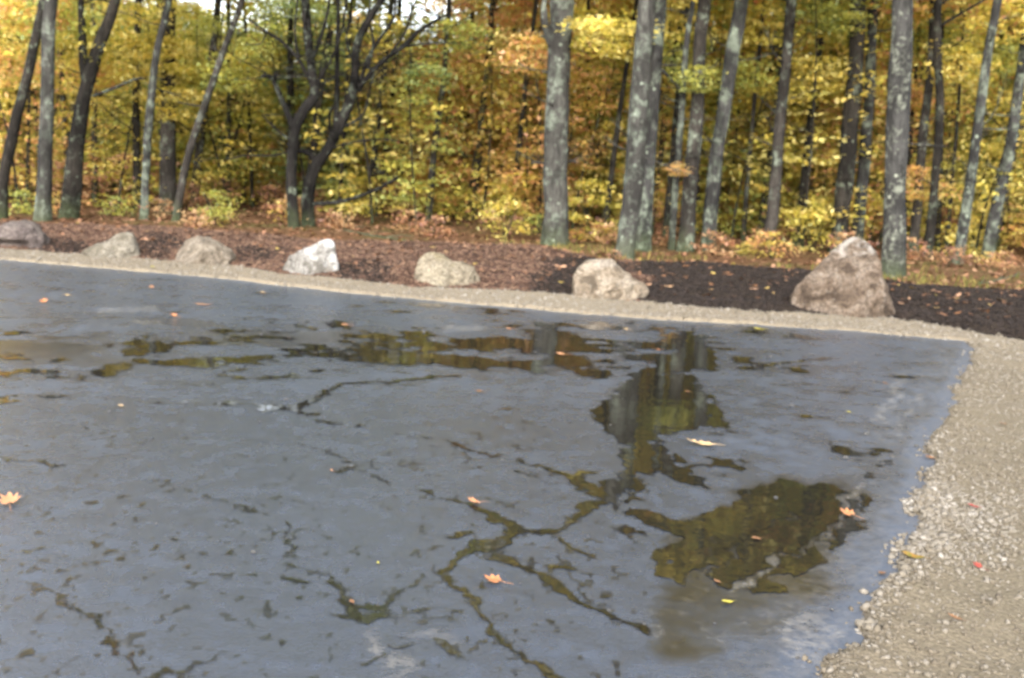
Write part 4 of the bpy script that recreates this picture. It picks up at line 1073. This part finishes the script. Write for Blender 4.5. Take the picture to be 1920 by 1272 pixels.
for px, py, wpx, kind, col, curl, rot, tilt, label in (
    (18, 943, 46, 'maple', 'k', .5, .4, .15, 'peach orange curled leaf on the asphalt at the left edge'),
    (891, 943, 32, 'maple', 'k', .5, 2.0, .2, 'pale peach leaf lying beside a thin wet crack'),
    (928, 1090, 42, 'maple', 'o', .25, 1.0, .05, 'orange lobed leaf lying just below the forked wet crack'),
    (1315, 834, 60, 'oak', 'p', .35, 1.45, .1, 'long pale yellow leaf on a dry island in the puddle'),
    (1591, 965, 34, 'maple', 'o', .4, .6, .1, 'orange leaf at the right end of the dark puddle'),
    (1364, 1129, 27, 'oval', 'y', .3, 1.9, .1, 'small bright yellow leaf at the lower rim of the dark puddle'),
    (1708, 1058, 46, 'oval', 'g', .6, 1.6, .2, 'green and orange curled leaf on the gravel near the asphalt edge'),
    (1834, 1068, 20, 'maple', 'r', .5, .8, .3, 'dark red leaf on the gravel, the lower of two red ones'),
    (1824, 955, 22, 'oval', 'r', .5, 1.4, .2, 'thin red leaf on the gravel above the other red one'),
    (1745, 859, 24, 'oval', 'd', .3, 1.3, .1, 'brown orange leaf on the gravel right beside the asphalt edge'),
    (82, 567, 18, 'maple', 'o', .6, .3, .2, 'small orange leaf on the far asphalt near the left edge'),
    (327, 593, 15, 'maple', 'o', .6, 1.1, .2, 'small orange leaf just below the pale streaks on the far asphalt'),
    (126, 554, 14, 'oval', 'p', .3, 1.5, .1, 'tiny pale leaf on the far asphalt right of the orange one at left'),
    (284, 539, 12, 'maple', 'k', .3, .5, .1, 'tiny peach leaf close to the far gravel edge below the tan oval boulder'),
    (286, 503, 11, 'oval', 'y', .2, 1.0, .1, 'tiny yellow leaf on the gravel in front of the tan oval boulder'),
    (378, 572, 24, 'oak', 'k', .2, 1.5, .05, 'flat peach leaf on a wet streak left of the white boulder'),
    (493, 549, 12, 'oval', 'p', .3, .9, .1, 'tiny pale leaf on the asphalt in front of the white boulder'),
    (648, 610, 22, 'oak', 'k', .2, 1.5, .05, 'peach brown leaf on the asphalt below and right of the white boulder'),
    (1052, 665, 24, 'oval', 'k', .3, 1.5, .1, 'light orange leaf among the wet streaks at mid picture'),
    (955, 617, 20, 'oak', 'k', .2, 1.5, .05, 'flat peach leaf right of a pale streak below the cream boulder'),
    (1423, 618, 22, 'oval', 'y', .2, 1.5, .05, 'yellow leaf on the asphalt below and left of the big boulder'),
    (900, 735, 20, 'oval', 'd', .2, 1.4, .05, 'pale brown leaf in the wet streaks above the long crack'),
    (1592, 773, 11, 'oval', 'y', .2, 1.1, .05, 'tiny yellow leaf on the dry asphalt near the right edge'),
    (709, 1055, 10, 'oval', 'y', .2, .3, .1, 'tiny yellow leaf between two wet cracks in the foreground'),
    (622, 882, 9, 'oval', 'k', .2, .7, .1, 'tiny orange leaf beside the short branching crack'),
    (1660, 719, 11, 'oval', 'd', .2, .7, .1, 'tiny dark brown leaf on the dry asphalt by the right corner'),
    (227, 761, 14, 'oval', 'p', .2, 1.2, .1, 'tiny pale leaf by the long thin crack at left'),
    (1175, 618, 14, 'oval', 'p', .2, 1.2, .1, 'tiny pale leaf on the asphalt below the sloping cream boulder'),
    (1290, 735, 14, 'oval', 'd', .1, .8, .03, 'small brown leaf stuck in the upper part of the trunk reflecting puddle'),
    (1420, 1010, 22, 'maple', 'd', .1, 1.7, .03, 'dull brown leaf sunk flat in the middle of the dark puddle'),
    (1345, 1090, 20, 'oval', 'd', .1, .5, .03, 'dull brown leaf at the lower left rim of the dark puddle'),
    (660, 1128, 20, 'oval', 'd', .1, .4, .03, 'wet brown leaf in the wide wet patch at the lower left crack'),
    (1655, 1075, 20, 'maple', 'd', .3, 2.4, .1, 'brown leaf on the asphalt at the gravel edge below the dark puddle'),
    (1790, 1165, 26, 'oak', 'd', .4, .9, .15, 'dry brown oak leaf on the gravel near the lower right'),
    (1880, 800, 18, 'oval', 'd', .4, 2.0, .15, 'small dry brown leaf on the gravel near the right edge'),
    (1235, 656, 11, 'oval', 'o', .2, 1.2, .1, 'tiny orange leaf on the streaked water right of the light orange leaf')):
    p = gnd(px, py, ASPZ + .006)
    s = wpx * p.length / F / (1.6 if kind == 'maple' else 1.9)
    s = min(s, .085)
    mb = leaf_mesh('fallen_leaf', kind, curl, px)
    o = mb.build('fallen_leaf', LM[col])
    o.scale = (s,) * 3
    gz = max(ASPZ + .005, float(gravel_z(np.array([p.x]), np.array([p.y]))[0]) + .012)
    o.location = (p.x, p.y, gz + .1 * s)
    o.rotation_euler = (tilt, -tilt * .6, rot)
    tag(o, label, 'leaf', 'fallen leaves on the paving')

# small pale pebbles that strayed onto the asphalt
PEB = []
for k in range(3):
    gg = np.random.default_rng(900 + k)
    PEB.append(mesh_np('pebble', IV * np.array([1.1, .9, .65]) + gg.uniform(-.16, .16, IV.shape), IF, rock('pebble stone', (0.216, 0.21, 0.198), (0.3, 0.294, 0.282), (0.372, 0.366, 0.36), (0.36, 0.36, 0.36), .2, 30 + k), False))
for k, (px, py, wpx) in enumerate([(536, 751, 9), (475, 1037, 11), (942, 864, 7), (860, 913, 5), (230, 875, 4), (293, 983, 6), (205, 773, 7), (487, 792, 6), (1142, 1147, 9), (1208, 1172, 7), (1485, 762, 9), (1530, 765, 5), (1444, 670, 8), (1437, 640, 6), (1604, 683, 8), (1585, 860, 10), (1625, 815, 10), (1690, 755, 7), (1705, 822, 9), (1718, 838, 10), (1452, 790, 6), (795, 625, 8), (815, 640, 6), (160, 590, 6), (490, 628, 6), (1200, 1072, 5), (975, 1095, 6), (1086, 712, 6), (1145, 798, 5), (1690, 895, 8), (1672, 858, 7), (1560, 1145, 9), (1530, 1185, 8), (1590, 1120, 7), (1340, 1170, 6), (1455, 935, 9), (1495, 1235, 9)]):
    p = gnd(px, py, ASPZ); s = wpx * p.length / F / 2
    o = link('pebble', PEB[k % 3], None, (p.x, p.y, ASPZ + s * .45)); o.scale = (s,) * 3; o.rotation_euler = (0, 0, random.uniform(0, 6.28))
    tag(o, 'small pale pebble lying loose on the dark asphalt', 'pebble', 'stray pebbles on the asphalt')
